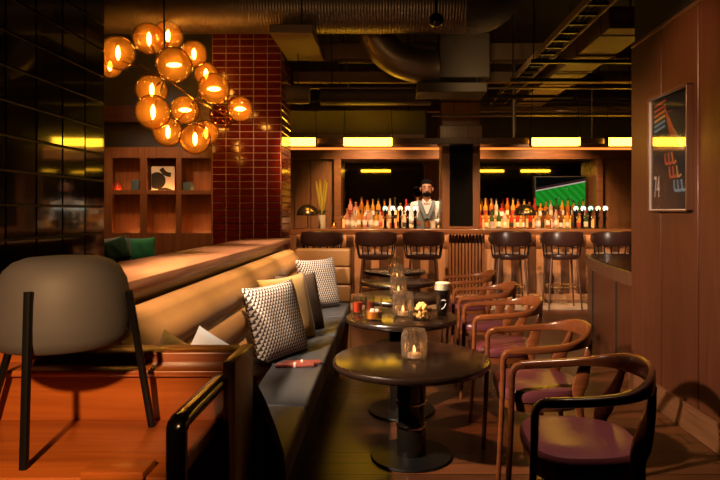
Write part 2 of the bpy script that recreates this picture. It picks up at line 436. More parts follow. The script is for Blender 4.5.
# ------------------------------------------------------------------ cushions
def cushion(name, label, m, w, h, t, loc, rot, group=None, back=None):
    n = 22; mb = MB(); vs = {}
    for side in (1, -1):
        for i in range(n+1):
            for j in range(n+1):
                u = -1+2*i/n; v = -1+2*j/n
                if (i in (0, n) or j in (0, n)) and side == -1: vs[(side, i, j)] = vs[(1, i, j)]; continue
                pinch = 1-.07*(1-abs(u)**2)*(abs(v)**3); pinv = 1-.07*(1-abs(v)**2)*(abs(u)**3)
                z = side*t/2*max(0, (1-u**4)*(1-v**4))**.55
                z += .006*math.sin(7*u+3*v)*(1-abs(u))*(1-abs(v))
                vs[(side, i, j)] = mb.bm.verts.new((w/2*u*pinv, h/2*v*pinch, z))
    for side in (1, -1):
        for i in range(n):
            for j in range(n):
                q = [vs[(side, i, j)], vs[(side, i+1, j)], vs[(side, i+1, j+1)], vs[(side, i, j+1)]]
                mb.bm.faces.new(q if side == 1 else q[::-1])
    o = mb.build(name, m); o.location = loc; o.rotation_euler = rot
    return tag(o, label, 'cushion', group)
# leaning cushions: local y is up the cushion, local z its face
def lean(yaw, tilt, roll=0):
    """face turned to yaw (0 = towards camera, + = towards room), leaning back by tilt"""
    m = Matrix.Rotation(yaw, 4, 'Z') @ Matrix.Rotation(PI/2-tilt, 4, 'X') @ Matrix.Rotation(roll, 4, 'Z')
    return m.to_euler()
G = 'cushions on the banquette'
cushion('cushion', 'large woven black and cream patterned cushion standing next to the coral bundles', M['weave'], .46, .45, .12, (-.650, 3.50, .665), lean(1.08, .27, .02), G)
cushion('cushion', 'mustard cushion tucked behind the large patterned cushion', M['mustard'], .44, .44, .11, (-.660, 3.93, .665), lean(.95, .25, .03), G)
cushion('cushion', 'dark brown cushion edge-on behind the mustard cushion', mat('brown_fabric', (.085, .05, .03), .9, bump=.4, bscale=300), .42, .42, .09, (-.615, 4.24, .655), lean(1.0, .25, -.02), G)
cushion('cushion', 'woven patterned cushion leaning in the far corner of the banquette', M['weave'], .43, .45, .12, (-.61, 5.26, .672), lean(.80, .24, .0), G)
cushion('cushion', 'small mustard cushion peeking above the wooden desk', M['mustard'], .30, .30, .09, (-.725, 2.10, .685), lean(.15, .12, -.50), G)
cushion('cushion', 'pale oatmeal cushion peeking above the wooden desk', M['oatmeal'], .31, .31, .09, (-.640, 2.22, .668), lean(.1, .12, -.50), G)
# coral bundles with string
for k, (dx, dy, rz) in enumerate(((0, 0, .10), (.03, .055, .16))):
    t = thing('rolled_napkin', ['coral folded packet tied with string, nearer of two on the black seat', 'coral folded packet tied with string, farther of two on the black seat'][k], 'napkin', (-.505+dx, 3.26+dy, .459), rz, 'coral packets on the seat')
    MB().box(-.105, .105, -.022, .022, 0, .020, .007, 2).build('packet', M['coral'], t)
    MB().box(-.008, .006, -.024, .024, -.001, .022, .004, 2).build('string', M['string'], t)

# ------------------------------------------------------------------ service desk with lamp (front left)
dk = thing('service_desk', 'orange-brown wooden service desk with raised back rail and black guard rail', 'desk', (-1.2, 1.55, 0))
X, Y = 1.2, -1.55
MB().box(-2.15+X, -.47+X, 1.30+Y, 1.665+Y, .690, .7245, .004, 2).build('desktop', M['desk_wood'], dk)
mb = MB(); mb.box(-2.15+X, -.43+X, 1.665+Y, 1.70+Y, .0, .857, .003, 1); mb.build('back_panel', M['desk_wood'], dk)
mb = MB(); mb.box(-2.15+X, -.455+X, 1.652+Y, 1.76+Y, .845, .862, .004, 2); mb.build('back_shelf', M['desk_wood'], dk)
mb = MB(); mb.box(-2.15+X, -.450+X, 1.752+Y, 1.86+Y, .0, .890, .006, 2); mb.build('back_rail', M['desk_wood'], dk)
MB().box(-.452+X, -.418+X, 1.640+Y, 1.862+Y, 0, .891, .005, 2).build('end_post', M['desk_wood_shaded'], dk)
MB().box(-2.15+X, -.50+X, 1.34+Y, 1.36+Y, 0, .69).build('front_panel', M['desk_wood'], dk)
MB().box(-.66+X, -.525+X, 1.285+Y, 1.36+Y, .7245, .742, .003, 2).build('corner_block', M['desk_wood'], dk)
rail = smooth_path([(-.46+X, 1.655+Y, .838), (-.46+X, 1.5+Y, .838), (-.46+X, 1.345+Y, .838), (-.46+X, 1.316+Y, .830), (-.46+X, 1.306+Y, .80), (-.46+X, 1.31+Y, .5), (-.46+X, 1.31+Y, 0)], 6)
MB().sweep(rail, (.017, .022), (1, 0, 0), 14, 3.2).build('guard_rail', M['black_gloss'], dk)

LS = .97
lamp = thing('table_lamp', 'grey dome table lamp on thin black legs standing on the wooden desk', 'lamp', (-.828, 1.535, .7245))
prof = [(.0, .478), (.04, .478), (.09, .474), (.118, .463), (.138, .444), (.152, .415), (.161, .370), (.166, .315), (.166, .278), (.160, .258), (.150, .250), (.146, .252), (.156, .275), (.158, .315), (.152, .37), (.143, .41), (.128, .438), (.09, .462), (.0, .47)]
lamp.scale = (LS, LS, LS)
MB().lathe(prof, 48, cap=False).build('shade', M['shade_grey'], lamp)
for k, (top, bot) in enumerate((((.004, -.165, .405), (.014, -.199, 0)), ((.170, .0, .385), (.200, .078, 0)), ((-.150, .09, .39), (-.26, .085, 0)))):
    MB().sweep([top, bot], (.009, .009), (0, 1, 0), 8, 3.5).build('leg', M['black_metal'], lamp)
MB().lathe([(.0, .255), (.018, .255), (.018, .30), (.03, .31), (.045, .36), (.03, .40), (0, .405)], 20).build('bulb', M['white'], lamp)
mb = MB()
for k, top in enumerate(((.004, -.165), (.170, .0), (-.150, .09))):
    mb.tube([(top[0], top[1], .285), (0, 0, .285)], .004, 6)
mb.build('spider', M['black_metal'], lamp)

# ------------------------------------------------------------------ tables
def make_table(loc, label, H, r):
    t = thing('pedestal_table', label, 'table', loc, 0, 'round pedestal tables along the banquette')
    MB().lathe([(0, H-.038), (r-.018, H-.038), (r-.006, H-.034), (r, H-.026), (r, H-.010), (r-.004, H-.002), (r-.009, H), (0, H)], 72).build('tabletop', M['table_wood'], t)
    u = H-.038; k = u/.485
    c = MB().lathe([(.0, u), (.095, u), (.095, u-.023), (.088, u-.045), (.078, u-.065), (.078, .30*k), (.072, .292*k), (.072, .175*k), (.078, .165*k), (.078, .012), (0, .012)], 36).build('column', M['black_gloss'], t)
    for z in (.292*k, .168*k):
        MB().lathe([(.070, z-.007), (.0815, z-.006), (.083, z), (.0815, z+.006), (.070, z+.007)], 36, cap=False).build('ring', M['chrome'], c)
    MB().lathe([(0, 0), (.216, 0), (.218, .006), (.214, .014), (.10, .018), (0, .018)], 56).build('base', M['black_metal'], t)
    return t
ZT, ZU = .523, .620
TB = [(.125, 3.2), (.090, 3.93), (.080, 4.86), (.095, 5.92), (.075, 6.98)]
tlab = ['wide low dark round table nearest the camera carrying a single ribbed candle glass', 'dark round pedestal table carrying the pint of stout and popcorn glass',
        'third round pedestal table from the camera, just behind the table with the stout', 'fourth round pedestal table from the camera, between candle-lit neighbours', 'round pedestal table closest to the bar stools']
make_table((*TB[0], 0), tlab[0], ZT, .418)
t1 = make_table((*TB[1], 0), tlab[1], ZU, .365)
for (x, y), l in zip(TB[2:], tlab[2:]): dup(t1, (x, y, 0), 0, l)
# ribbed candle glasses
def make_tealight(loc, label):
    t = thing('candle_glass', label, 'candle holder', loc, 0, 'ribbed candle glasses on the tables')
    MB().lathe([(.0, .002), (.045, .002), (.057, .010), (.064, .028), (.066, .06), (.066, .115), (.063, .136), (.057, .146), (.056, .160), (.053, .160), (.054, .145), (.060, .134), (.0625, .114), (.0625, .06), (.060, .031), (.054, .016), (0, .012)], 96, cap=False, ribs=20, ramp=.035).build('jar', M['ribbed'], t)
    MB().lathe([(0, .013), (.034, .013), (.034, .034), (0, .034)], 24).build('candle', M['wax'], t)
    MB().lathe([(0, .036), (.006, .042), (.008, .052), (.004, .068), (0, .078)], 10).build('flame', M['candle'], t)
    return t
cpos = [(.138, 3.16), (.097, 3.89), (.085, 4.90), (.09, 5.94), (.075, 6.98)]
clab = ['ribbed glass candle jar alone on the nearest round table', 'ribbed glass candle jar between the whisky tumbler and popcorn glass',
        'ribbed glass candle jar on the third table from the camera', 'ribbed glass candle jar on the fourth table from the camera', 'ribbed glass candle jar on the table closest to the bar']
c0 = make_tealight((*cpos[0], ZT), clab[0])
for p, l in zip(cpos[1:], clab[1:]): dup(c0, (*p, ZU), 0, l)
# whisky tumbler
def tumbler(name, label, loc, r, h, liquid, lm, ice=True, group='drinks on the tables'):
    t = thing(name, label, 'glass', loc, 0, group)
    MB().lathe([(0, 0), (r*.92, 0), (r*.96, .006), (r, h), (r*.95, h), (r*.90, .014), (0, .012)], 32, cap=False).build('tumbler', M['clear'], t)
    MB().lathe([(0, .013), (r*.88, .013), (r*.90, liquid), (0, liquid)], 28).build('drink', lm, t)
    if ice:
        mb = MB()
        for k in range(3):
            a = k*2.1; mb.box(r*.35*math.cos(a)-.013, r*.35*math.cos(a)+.013, r*.35*math.sin(a)-.013, r*.35*math.sin(a)+.013, liquid-.012, liquid+.014, .003, 1)
        mb.build('ice', M['ice'], t)
    return t
tumbler('whisky_glass', 'whisky tumbler with ice at the left side of the second table', (-.090, 3.78, ZU), .056, .135, .055, M['whisky'])
tumbler('cocktail_glass', 'tumbler of red drink behind the whisky tumbler, left of its pair', (-.205, 4.02, ZU), .034, .105, .075, M['red_drink'], False)
tumbler('cocktail_glass', 'tumbler of red drink behind the whisky tumbler, right of its pair', (-.125, 4.07, ZU), .034, .105, .07, M['red_drink'], False)
# popcorn glass
t = thing('popcorn_glass', 'short glass heaped with popcorn beside the pint of stout', 'snack glass', (.215, 3.78, ZU), 0)
MB().lathe([(0, 0), (.05, 0), (.056, .006), (.060, .075), (.057, .075), (.052, .012), (0, .01)], 32, cap=False).build('bowl', M['clear'], t)
mb = MB()
for k in range(70):
    a = R.uniform(0, 2*PI); z = R.uniform(.018, .105); rr = .047*math.sqrt(R.random())*(1 if z < .075 else (1-(z-.075)/.045))
    mb.sphere((rr*math.cos(a), rr*math.sin(a), z), R.uniform(.008, .013), 7, 5)
tag(mb.build('popcorn', M['popcorn'], t), kind='stuff')
# pint of stout
t = thing('stout_pint', 'pint of black stout with cream head on the second table', 'glass', (.352, 3.86, ZU), 0)
MB().lathe([(0, 0), (.034, 0), (.038, .01), (.040, .06), (.050, .15), (.0545, .19), (.052, .225), (.0495, .225), (.052, .19), (.047, .15), (.037, .06), (.034, .012), (0, .012)], 36, cap=False).build('pint_glass', M['clear'], t)
MB().lathe([(0, .013), (.0335, .013), (.0365, .06), (.0465, .15), (.0512, .182), (0, .182)], 32).build('stout', M['stout'], t)
MB().lathe([(0, .182), (.0512, .182), (.0515, .192), (.049, .222), (.04, .229), (0, .231)], 32).build('foam', M['foam'], t)
mb = MB()   # pale harp-like curved mark printed on the front of the glass
mb.sweep(smooth_path([(-.012, -.0455, .062), (.004, -.047, .075), (.016, -.0475, .098)], 4), (.0022, .0012), (0, -1, 0), 6)
mb.sweep(smooth_path([(-.012, -.049, .118), (.002, -.0505, .122), (.014, -.0505, .116)], 4), (.0022, .0012), (0, -1, 0), 6)
mb.build('printed_mark', M['white'], t)

# ------------------------------------------------------------------ armchairs
def make_chair(loc, rz, label):
    t = thing('armchair', label, 'chair', loc, rz, 'curved wooden armchairs facing the banquette')
    # one bent rail: arms flow into a broad back
    half = [(-.205, .252, .650), (-.15, .258, .653), (-.03, .260, .660), (.07, .248, .670), (.145, .208, .684), (.194, .135, .697), (.217, .055, .703)]
    full = half+[(.220, 0, .704)]+[(a, -b, c) for a, b, c in half[::-1]]
    pts = smooth_path(full, 4); n = len(pts); sz = []
    for i in range(n):
        k = 1-abs(2*i/(n-1)-1); e = max(0, min(1, (k-.35)/.5)); e = e*e*(3-2*e)
        sz.append((.019-.007*e, .0165+.024*e))
    MB().sweep(pts, sz, (0, 0, 1), 20, 4.0).build('back_rail', M['chair_wood'], t)
    for s in (1, -1):
        leg = smooth_path([(-.19, .252*s, .650), (-.222, .252*s, .643), (-.240, .251*s, .615), (-.243, .249*s, .53), (-.247, .246*s, .40), (-.256, .243*s, .2), (-.266, .240*s, 0)], 5)
        m_ = len(leg); up = [(0, s, 0)]*m_
        MB().sweep(leg, [(.0155-.004*(i/m_), .0195-.008*(i/m_)) for i in range(m_)], up, 12, 2.6).build('leg', M['chair_wood'], t)
        leg = smooth_path([(.192, .150*s, .682), (.172, .175*s, .60), (.135, .205*s, .50), (.118, .215*s, .42), (.148, .217*s, .22), (.190, .215*s, 0)], 5)
        m_ = len(leg)
        def w(i):
            k = i/(m_-1); return .012+.024*math.exp(-((k-.42)/.22)**2)
        MB().sweep(leg, [(w(i), .012) for i in range(m_)], [(0, s, 0)]*m_, 12, 2.6).build('leg', M['chair_wood'], t)
    # seat: rounded plan, narrower at the back
    def plan(sc_, k=44):
        out = []
        for i in range(k):
            a = 2*PI*i/k; ca, sa = math.cos(a), math.sin(a); f = lambda v, p: math.copysign(abs(v)**(2/p), v)
            x = .212*f(ca, 2.8); y = .228*f(sa, 3.0)*(1-.12*(x/.23)); out.append((x*sc_-.028, y*sc_))
        return out
    mb = MB(); rings = []
    for sc_, z in ((.93, .392), (.985, .400), (1.0, .418), (.99, .436), (.95, .449), (.80, .456), (.5, .455), (.2, .452), (.02, .452)):
        rings.append([mb.bm.verts.new((x, y, z)) for x, y in plan(sc_)])
    for a, b in zip(rings, rings[1:]):
        for i in range(44): mb.bm.faces.new((a[i], a[(i+1) % 44], b[(i+1) % 44], b[i]))
    mb.bm.faces.new(rings[0][::-1]); mb.bm.faces.new(rings[-1])
    mb.build('seat', M['maroon'], t)
    mb = MB()
    A = [mb.bm.verts.new((x, y, .352)) for x, y in plan(.93)]; B = [mb.bm.verts.new((x, y, .393)) for x, y in plan(.96)]
    for i in range(44): mb.bm.faces.new((A[i], A[(i+1) % 44], B[(i+1) % 44], B[i]))
    mb.bm.faces.new(A[::-1]); mb.bm.faces.new(B)
    mb.build('seat_frame', M['chair_wood'], t)
    return t
CH = [(.755, 2.285, -.05), (.785, 3.05, -.02), (.775, 3.95, .0), (.785, 4.76, -.03), (.80, 5.74, .0)]
chl = ['curved wooden armchair with maroon seat, nearest the camera', 'curved wooden armchair beside the nearest round table, second from the camera', 'third curved wooden armchair from the camera, beside the table with the stout',
       'fourth curved wooden armchair from the camera, just behind the one beside the stout', 'curved wooden armchair farthest from the camera, closest to the bar']
a0 = make_chair((CH[0][0], CH[0][1], 0), CH[0][2], chl[0])
for (x, y, rz), l in zip(CH[1:], chl[1:]): dup(a0, (x, y, 0), rz, l)

# ------------------------------------------------------------------ bar counter
bar = thing('bar_counter', 'long wooden bar counter with slatted front behind the stools', 'bar', (1.1, 8.5, 0))
X, Y = -1.1, -8.5
BX0, BX1 = -1.36, 4.3
MB().box(BX0+X, BX1+X, -.2, .47, .985, 1.065, .010, 2).build('countertop', M['bar_wood_x'], bar)
MB().box(BX0+.05+X, BX1-.02+X, .055, .40, .14, .985).build('front_panel', M['pale_wood'], bar, smooth=False)
x = BX0+.06
while x < BX1-.05:
    if not (.80 < x < 1.38): MB().box(x+X, x+.115+X, .012, .055, .14, .985, .006, 1).build('slat', M['slat_dark'], bar)
    x += .235
mb = MB()
for k in range(11): mb.box(.855+k*.047+X, .893+k*.047+X, -.05, .055, .14, .985, .014, 2)
mb.build('fluted_panel', M['bar_wood'], bar)
mb = MB(); mb.box(BX0+.04+X, BX1-.02+X, -.02, .40, .055, .14, .004, 1); mb.box(BX0+.04+X, BX1-.02+X, .02, .40, 0, .055)
mb.build('plinth', M['pale_wood'], bar)
MB().box(BX0+.06+X, BX1-.06+X, -.03, .02, .9815, .9848).build('light_strip', emis('counter_led', (1, .5, .2), 16), bar, smooth=False)
struct(MB().box(-1.5, 4.3, 7.98, 8.5, 0, .012).build('trim_5', mat('pale_stone', (.42, .34, .27), .35), smooth=False), 'pale stone strip along the foot of the bar')
# bar pillar standing on the counter line
mb = MB(); mb.box(.76, 1.30, 8.46, 8.92, 1.065, 2.28, .006, 1); mb.box(.73, 1.33, 8.43, 8.95, 2.28, 2.52, .006, 1); mb.box(.77, 1.29, 8.48, 8.9, 2.52, CEIL)
pi_ = struct(mb.build('wall_bar_pillar', M['bar_wood']), 'wooden pillar rising from the middle of the bar with a black inset')
mb = MB(); mb.box(.868, 1.195, 8.445, 8.46, 1.105, 2.34, .004, 1); mb.build('black_inset', M['black_glass'], pi_)

# bar stools
def make_stool(loc, rz, label):
    t = thing('bar_stool', label, 'bar stool', loc, rz, 'bar stools along the counter')
    # barrel back is on the -Y side
    pts = []; sz = []
    for i in range(25):
        a = math.radians(-190+200*i/24); pts.append((.265*math.cos(a), .245*math.sin(a)-.0, .94+.0*i)); k = math.sin(PI*i/24)**.5
        sz.append((.022, .045+.055*k))
    MB().sweep(pts, sz, (0, 0, 1), 12, 2.6).build('backrest', M['stool_leather'], t)
    MB().lathe([(0, .66), (.20, .66), (.232, .672), (.242, .70), (.236, .725), (.20, .742), (0, .748)], 40).build('seat', M['stool_leather'], t)
    mb = MB()
    for i in range(9):
        a = math.radians(-175+170*i/8); mb.tube([(.235*math.cos(a), .215*math.sin(a), .70), (.262*math.cos(a), .240*math.sin(a), .90)], .009, 8)
    mb.build('back_spindles', M['black_metal'], t)
    for sx in (1, -1):
        for sy in (1, -1):
            MB().sweep([(.165*sx, .155*sy, .68), (.215*sx, .205*sy, 0)], [(.016, .016), (.011, .011)], (0, 1, 0), 10, 2.6).build('leg', M['slat_dark'], t)
    ring = [(.200*math.copysign(abs(math.cos(a))**.6, math.cos(a)), .190*math.copysign(abs(math.sin(a))**.6, math.sin(a)), .30) for a in [2*PI*i/32 for i in range(32)]]
    MB().tube(ring, .010, 8, closed=True).build('foot_ring', M['brass'], t)
    return t
SX = [-.88, -.16, .47, 1.63, 2.32, 3.00]
sl = ['dark leather bar stool at the far left end of the counter', 'dark leather bar stool second from the left, behind the round tables', 'dark leather bar stool just left of the fluted bar pillar',
      'dark leather bar stool just right of the fluted bar pillar', 'dark leather bar stool second to the right of the fluted pillar', 'dark leather bar stool half hidden behind the low walnut cabinet']
s0 = make_stool((SX[0], 8.02, .012), 0, sl[0])
for x, l in zip(SX[1:], sl[1:]): dup(s0, (x, 8.02, .012), R.uniform(-.06, .06), l)

# low walnut cabinet past the right wall
cb = thing('walnut_cabinet', 'low curved-front walnut cabinet standing past the end of the right wall', 'cabinet', (2.2, 5.6, 0))
path = smooth_path([(1.88, 4.5), (1.90, 4.9), (1.97, 5.5), (2.06, 6.0), (2.16, 6.55)], 4) if False else [(1.86, 4.5), (1.885, 4.95), (1.935, 5.4), (2.0, 5.85), (2.08, 6.2), (2.16, 6.5)]
poly = [(a-2.2, b-5.6) for a, b in path]+[(2.9-2.2, 6.5-5.6), (2.9-2.2, 4.5-5.6)]
MB().prism(poly, 0, .79, 'Z').build('body', M['walnut'], cb)
poly2 = [(a-2.225, b-5.6) for a, b in path]+[(2.9-2.2, 6.52-5.6), (2.9-2.2, 4.48-5.6)]
MB().prism(poly2, .735, .84, 'Z').build('top', M['slat_dark'], cb)
poly3 = [(a-2.19, b-5.6) for a, b in path]+[(2.88-2.2, 6.5-5.6), (2.88-2.2, 4.5-5.6)]
MB().prism(poly3, .84, .848, 'Z').build('glass_top', M['black_glass'], cb)
mb = MB()
for (xa, ya) in ((1.885, 4.95), (2.0, 5.85)): mb.box(xa-2.2-.006, xa-2.2+.01, ya-5.6-.012, ya-5.6+.012, .02, .735)
mb.build('seam_strip', M['black_paint'], cb, smooth=False)

# ------------------------------------------------------------------ back bar
YM = 10.62
struct(MB().box(-1.95, -.86, 10.3, 10.9, 0, 2.42).build('wall_back_left', M['bar_wood'], smooth=False), 'wood panelled wall left of the back bar')
mb = MB()
for a, b in ((-1.6, -1.36), (-1.32, -1.02)): mb.box(a, b, 10.28, 10.3, 1.0, 2.2, .004, 1)
struct(mb.build('trim_2', M['bar_wood']), 'raised wooden panels left of the back bar')
struct(MB().box(3.62, 5.2, 10.3, 10.9, 0, 2.42).build('wall_back_right', M['bar_wood'], smooth=False), 'wood panelled wall right of the back bar')
hd = MB(); hd.box(-1.95, 5.2, 10.22, 10.9, 2.20, 2.36, .006, 1); hd.box(-1.95, 5.2, 10.18, 10.9, 2.40, 2.48, .006, 1)
hd.box(-.92, -.80, 10.2, 10.66, 1.0, 2.2, .006, 1); hd.box(3.55, 3.66, 10.2, 10.66, 1.0, 2.2, .006, 1)
struct(hd.build('trim_3', M['bar_wood_x']), 'wooden header and jambs framing the back bar mirrors')
struct(MB().box(-1.9, 5.1, 10.22, 10.26, 2.365, 2.395).build('trim_4', M['led'], smooth=False), 'orange light strip along the back bar header')
struct(MB().box(-1.95, 5.2, 10.5, 10.7, 2.48, CEIL).build('wall_bulkhead', M['concrete'], smooth=False), 'dark olive bulkhead above the back bar')
mr = tag(MB().box(-.80, 3.55, YM, YM+.03, .95, 2.2).build('back_bar_mirror', M['mirror'], smooth=False), 'wide smoked mirror behind the bottle shelves', 'mirror')
bb = thing('back_bar_shelf', 'stepped back bar shelf with amber light strips under the bottles', 'shelf', (1.4, 10.3, 0))
MB().box(-2.2, 2.15, -.38, .31, 0, 1.0).build('cabinet_body', M['slat_dark'], bb, smooth=False)
MB().box(-2.2, 2.15, -.02, .31, 1.0, 1.20).build('upper_step', M['slat_dark'], bb, smooth=False)
MB().box(-2.18, 2.13, -.03, -.02, 1.03, 1.185).build('light_strip', M['led_amber'], bb, smooth=False)
MB().box(-2.18, 2.13, .27, .30, 1.2, 1.235).build('light_strip', M['led_amber'], bb, smooth=False)

# bottles
def bottle_shapes():
    return [
        [(0, 0), (.036, 0), (.038, .006), (.038, .175), (.030, .205), (.0145, .232), (.0135, .285), (.0155, .287), (.0155, .30), (0, .30)],
        [(0, 0), (.034, 0), (.036, .006), (.036, .15), (.034, .19), (.016, .225), (.014, .31), (.016, .312), (.016, .328), (0, .328)],
        [(0, 0), (.042, 0), (.044, .006), (.044, .13), (.036, .165), (.015, .18), (.014, .225), (.018, .228), (.018, .25), (0, .25)],
        [(0, 0), (.030, 0), (.032, .006), (.033, .20), (.026, .23), (.013, .25), (.0125, .315), (.015, .317), (.015, .335), (0, .335)],
    ]
protos = {}
def bottle_proto(shape, glass, lab, capi):
    key = (shape, glass, lab, capi)
    if key in protos: return protos[key]
    pf = bottle_shapes()[shape]
    b = MB().lathe(pf, 18).build('bottle', BG[glass])
    rmax = max(r for r, z in pf)
    zl = .05 if shape != 2 else .035
    MB().lathe([(rmax+.0004, zl), (rmax+.0008, zl+.002), (rmax+.0008, zl+.075), (rmax+.0004, zl+.077)], 18, cap=False).build('paper_label', LABELS[lab], b)
    top = pf[-1][1]; MB().lathe([(0, top-.030), (.0175, top-.030), (.0175, top+.004), (0, top+.005)], 14).build('cap', CAPS[capi], b)
    protos[key] = b; b['used'] = 0
    return b
used = set()
ORD = ['first', 'second', 'third', 'fourth', 'fifth', 'sixth', 'seventh', 'eighth', 'ninth', 'tenth', 'eleventh', 'twelfth', 'thirteenth', 'fourteenth', 'fifteenth', 'sixteenth', 'seventeenth', 'eighteenth', 'nineteenth', 'twentieth', 'twenty-first', 'twenty-second', 'twenty-third', 'twenty-fourth', 'twenty-fifth']
def put_bottle(x, y, z, glass, shape, lab, capi, label, group, s=1):
    p = bottle_proto(shape, glass, lab, capi); k = p.name
    if k not in used: used.add(k); o = p; 
    else: o = copy_tree(p)
    if 'used' in o: del o['used']
    o.location = (x, y, z); o.rotation_euler = (0, 0, R.uniform(0, 6)); o.scale = (s, s, s)
    tag(o, label, 'bottle', group); return o
palL = ['amber', 'clear', 'honey', 'pink', 'brown', 'amber', 'clear', 'green', 'honey', 'red', 'amber', 'black']
palR = ['amber', 'honey', 'honey', 'brown', 'amber', 'red', 'clear', 'honey', 'green', 'amber', 'brown', 'black']
def row(x0, x1, n, y, z, pal, where, group):
    for i in range(n):
        x = x0+(x1-x0)*(i+.5)/n+R.uniform(-.008, .008); g = R.choice(pal)
        put_bottle(x, y+R.uniform(-.015, .015), z, g, R.randrange(4), R.randrange(4), R.randrange(3),
                   f'{ORD[i]} bottle from the left {where}, {g} glass', group, R.uniform(.95, 1.1))
row(-.70, .95, 17, 10.42, 1.20, palL, 'on the upper step left of the bar pillar', 'bottles on the upper step, left side')
row(-.70, .75, 14, 10.14, 1.00, palL, 'on the lower step left of the bar pillar', 'bottles on the lower step, left side')
row(1.55, 3.45, 20, 10.42, 1.20, palR, 'on the upper step right of the bar pillar', 'bottles on the upper step, right side')
row(1.50, 3.40, 18, 10.14, 1.00, palR, 'on the lower step right of the bar pillar', 'bottles on the lower step, right side')
# bottles standing on the counter itself
fr = [(-.60, 'pink', 0), (-.52, 'clear', 2), (-.43, 'honey', 3), (-.34, 'pink', 1), (-.25, 'clear', 0), (-.17, 'honey', 2)]
for i, (x, g, s_) in enumerate(fr):
    put_bottle(x, 8.82, 1.065, g, s_, 1, 0, f'{ORD[i]} bottle from the left standing on the counter beside the left taps, {g} glass', 'bottles on the counter, left side', .95)
for i, (x, g, s_) in enumerate([(2.20, 'clear', 2), (2.34, 'amber', 0), (2.46, 'clear', 3)]):
    put_bottle(x, 8.80, 1.065, g, s_, 1, 1, f'{ORD[i]} bottle from the left standing on the counter beside the right taps, {g} glass', 'bottles on the counter, right side', .9)

# beer taps
def make_tap(loc, label, bm_, group):
    t = thing('beer_tap', label, 'beer tap', loc, 0, group)
    MB().lathe([(0, 0), (.036, 0), (.036, .01), (.022, .018), (.020, .20), (.026, .215), (.024, .255), (0, .262)], 20).build('column', M['black_gloss'], t)
    b = MB().lathe([(0, 0), (.040, 0), (.043, .006), (.043, .016), (.040, .020), (0, .021)], 28).xf(Matrix.Translation((0, -.024, .285)) @ Matrix.Rotation(PI/2, 4, 'X')).build('badge_housing', M['chrome'], t)
    MB().lathe([(0, 0), (.036, 0), (.036, .003), (0, .004)], 28).xf(Matrix.Translation((0, -.0445, .285)) @ Matrix.Rotation(PI/2, 4, 'X')).build('badge', bm_, b)
    MB().tube(smooth_path([(0, -.018, .17), (0, -.06, .172), (0, -.085, .155), (0, -.088, .11)], 4), .009, 8).build('spout', M['chrome'], t)
    MB().lathe([(0, 0), (.008, 0), (.013, .05), (.014, .085), (.006, .10), (0, .10)], 14).xf(Matrix.Translation((0, -.045, .18)) @ Matrix.Rotation(math.radians(12), 4, 'X')).build('handle', M['black_gloss'], t)
    return t
bms = ['badge_g', 'badge', 'badge_o', 'badge', 'badge']
for i in range(5):
    make_tap((-.04+i*.107, 8.60, 1.065), f'{ORD[i]} beer tap from the left in the row left of the bartender', M[bms[i]], 'beer taps, left row')
bms = ['badge_g', 'badge', 'badge_g', 'badge_o', 'badge']
for i in range(5):
    make_tap((2.68+i*.105, 8.60, 1.065), f'{ORD[i]} beer tap from the left in the row at the right end', M[bms[i]], 'beer taps, right row')

# dome lamps on the counter
def dome_lamp(loc, label):
    t = thing('dome_lamp', label, 'lamp', loc, 0, 'metal dome lamps on the counter')
    MB().lathe([(0, 0), (.075, 0), (.078, .006), (.07, .014), (.012, .02), (0, .02)], 28).build('base', M['brass'], t)
    MB().tube([(0, 0, .015), (0, 0, .30)], .009, 10).build('stem', M['brass'], t)
    MB().lathe([(.158, .185), (.160, .19), (.152, .235), (.128, .285), (.088, .322), (.04, .342), (0, .347), (0, .340), (.04, .335), (.085, .315), (.124, .28), (.147, .233), (.155, .19)], 40, cap=False).build('shade', mat('gunmetal', (.20, .15, .09), .25, .9), t)
    MB().sphere((0, 0, .245), .028, 12, 8).build('bulb', emis('dome_lamp_bulb', (1, .5, .16), 8), t)
    return t
d0 = dome_lamp((P(308, 0, 8.5)[0], 8.5, 1.065), 'metal dome lamp beside the pampas vase at the left end of the bar')
dup(d0, (P(525, 0, 8.6)[0], 8.6, 1.065), 0, 'metal dome lamp on the bar right of the wooden pillar')
# vase with plumes
t = thing('plume_vase', 'clear vase of yellow pampas plumes at the left end of the bar', 'vase', (P(322, 0, 8.80)[0], 8.80, 1.065))
MB().lathe([(0, 0), (.050, 0), (.056, .01), (.052, .10), (.054, .19), (.050, .19), (.048, .10), (.051, .012), (0, .01)], 28, cap=False).build('vase', mat('milky_glass', (.62, .58, .52), .2), t)
for k in range(7):
    a = k*2.4; dx = .10*math.cos(a)*(.4+k/9); dy = .06*math.sin(a); h = R.uniform(.46, .74)
    pts = smooth_path([(0, 0, .03), (dx*.35, dy*.4, h*.5), (dx, dy, h)], 6); n = len(pts)
    MB().sweep(pts, [(.003+.020*max(0, math.sin(PI*min(1, max(0, (i/n-.3)/.7))))**.8, .003+.015*max(0, math.sin(PI*min(1, max(0, (i/n-.3)/.7))))) for i in range(n)], (0, 1, 0), 8).build('plume', M['plume'], t)
for k in range(6):
    a = k*1.05; pts = smooth_path([(0, 0, .15), (.06*math.cos(a), .05*math.sin(a), .24), (.13*math.cos(a), .1*math.sin(a), .26)], 4); n = len(pts)
    MB().sweep(pts, [(.002+.016*math.sin(PI*i/(n-1)), .003) for i in range(n)], (0, 0, 1), 8).build('leaf', M['leaf'], t)
t = thing('votive_candle', 'small glowing votive glass next to the pampas vase', 'candle', (P(334, 0, 8.6)[0], 8.6, 1.065))
MB().lathe([(0, 0), (.035, 0), (.042, .03), (.040, .075), (.037, .075), (.038, .03), (0, .01)], 24, cap=False).build('glass', M['smoke'], t)
MB().lathe([(0, .012), (.03, .012), (.03, .035), (0, .035)], 20).build('wax', M['wax'], t)
